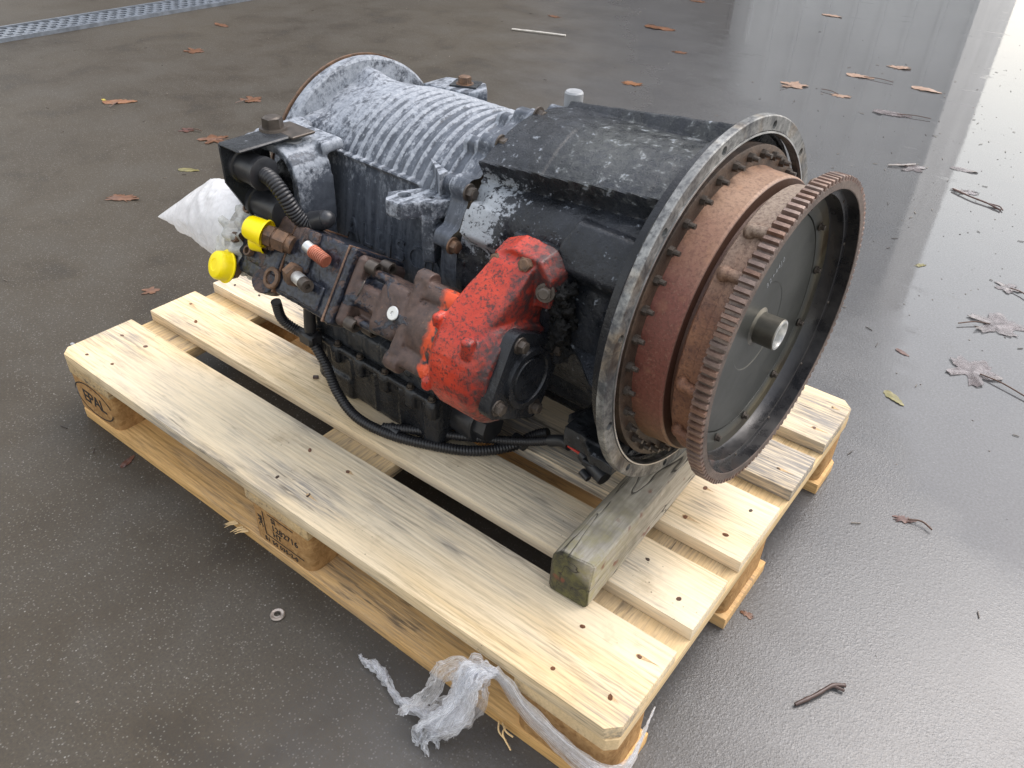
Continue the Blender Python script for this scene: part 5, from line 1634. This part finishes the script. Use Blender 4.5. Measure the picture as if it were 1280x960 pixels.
# small washer on the ground and tiny grit
mb = MB(); mb.lathe([(0, 0.005), (0, 0.0105), (0.002, 0.011), (0.004, 0.0095), (0.003, 0.006), (0.004, 0.005)], 28, True)
me = mb.mesh("washer", 30); me.transform(Matrix.Rotation(R(-90), 4, 'Y'))
o = obj("washer", me, m_simple("dull_washer", (0.3, 0.26, 0.23), 0.4, 0.6, 0.4, 120), None, (0.672, -0.072, 0.001)); tag(o, "dull metal washer lying on the yard in front of the pallet", "washer")
mb = MB(); mb.box((0, 0, 0.0025), (0.010, 0.006, 0.005), None, 0.001, 1)
o = obj("bark_crumb", mb.mesh("bark_crumb", 30), m_simple("bark_crumb", (0.06, 0.035, 0.03), 0.6), None, (0.422, 0.243, 0.1448), (0, 0, 0.7)); tag(o, "dark crumb of bark lying on the pallet's second board", "bark crumb")
for i, (x, y, s) in enumerate(((0.04, 0.02, 0.006), (-0.23, 0.11, 0.006))):
    mb = MB(); mb.ball((0, 0, s * 0.5), s, 1, (1, 0.8, 0.6))
    o = obj("pebble", mb.mesh("pebble", 40), M['capgrey'], None, (x, y, 0)); tag(o, ["small white pebble on the yard left of the stamped corner block", "small pale pebble on the yard farther left of the pallet"][i], "pebble")
# wood splinters under the front bottom board
spm = m_simple("fresh_splinter", (0.62, 0.44, 0.22), 0.6)
t = thing("wood_splinter", "curled pale wood splinters sticking out of the front bottom board", "splinter", (1.05, -0.004, 0.012))
for a, b, c in (((0, 0, 0), (0.004, -0.012, 0.002), (0.022, -0.018, -0.008)), ((-0.006, 0, 0.003), (0.006, -0.008, 0.006), (0.016, -0.006, 0.001)), ((-0.012, 0, 0.0), (-0.004, -0.010, -0.002), (0.010, -0.012, -0.007))):
    mb = MB(); mb.tube(catmull([a, b, c], 6), 0.0012, 5); obj("strand", mb.mesh("strand", 60), spm, t)
t = thing("wood_splinter", "ragged splintered edge of the bottom board below the middle stamped block", "splinter", (0.512, -0.002, 0.016))
for k in range(9):
    x = random.uniform(-0.03, 0.02)
    mb = MB(); mb.tube([(x, 0.001, 0.002), (x - 0.004, -0.006, 0.003), (x - 0.010, -0.010 - random.uniform(0, .008), 0.002 + random.uniform(-.006, .004))], [0.002, 0.0014, 0.0004], 5); obj("strand", mb.mesh("strand", 60), spm, t)

# fine grit, crumbs and needles scattered over the yard
gb_ = MB()
rg_ = random.Random(11)
for i in range(900):
    if i < 500:
        x, y = rg_.uniform(-2.6, 2.2), rg_.uniform(-0.7, 4.2)
    else:
        x, y = rg_.gauss(1.0, 0.5), rg_.gauss(2.3, 0.9)
    if -0.02 < x < 1.22 and -0.02 < y < 0.82:
        continue
    r_ = rg_.uniform(0.0009, 0.0024)
    a_ = rg_.uniform(0, 3.14)
    if rg_.random() < 0.3:
        l_ = rg_.uniform(0.006, 0.02)
        gb_.tube([(x, y, 0.0015), (x + l_ * math.cos(a_), y + l_ * math.sin(a_), 0.0018)], 0.0009, 4)
    else:
        [setattr(v, 'co', v.co + Vector((rg_.uniform(-1, 1), rg_.uniform(-1, 1), rg_.uniform(-.3, .3))) * r_ * 0.5) for v in gb_.ball((x, y, r_ * 0.3), r_, 1, (1.0, rg_.uniform(0.4, 1), 0.4))]
def m_grit():
    k = NT("grit_and_crumbs")
    w = k.voro(9, out="Color")
    c = k.mix(k.ramp(k.sep(w)[0], 0.3, 0.75), (0.035, 0.024, 0.018), (0.17, 0.14, 0.11))
    return k.done(c, 0.5)
go_ = obj("grit", gb_.mesh("grit", 40), m_grit())
go_['kind'] = 'stuff'; go_['label'] = "fine grit, crumbs and needles scattered over the wet yard"; go_['category'] = "grit"
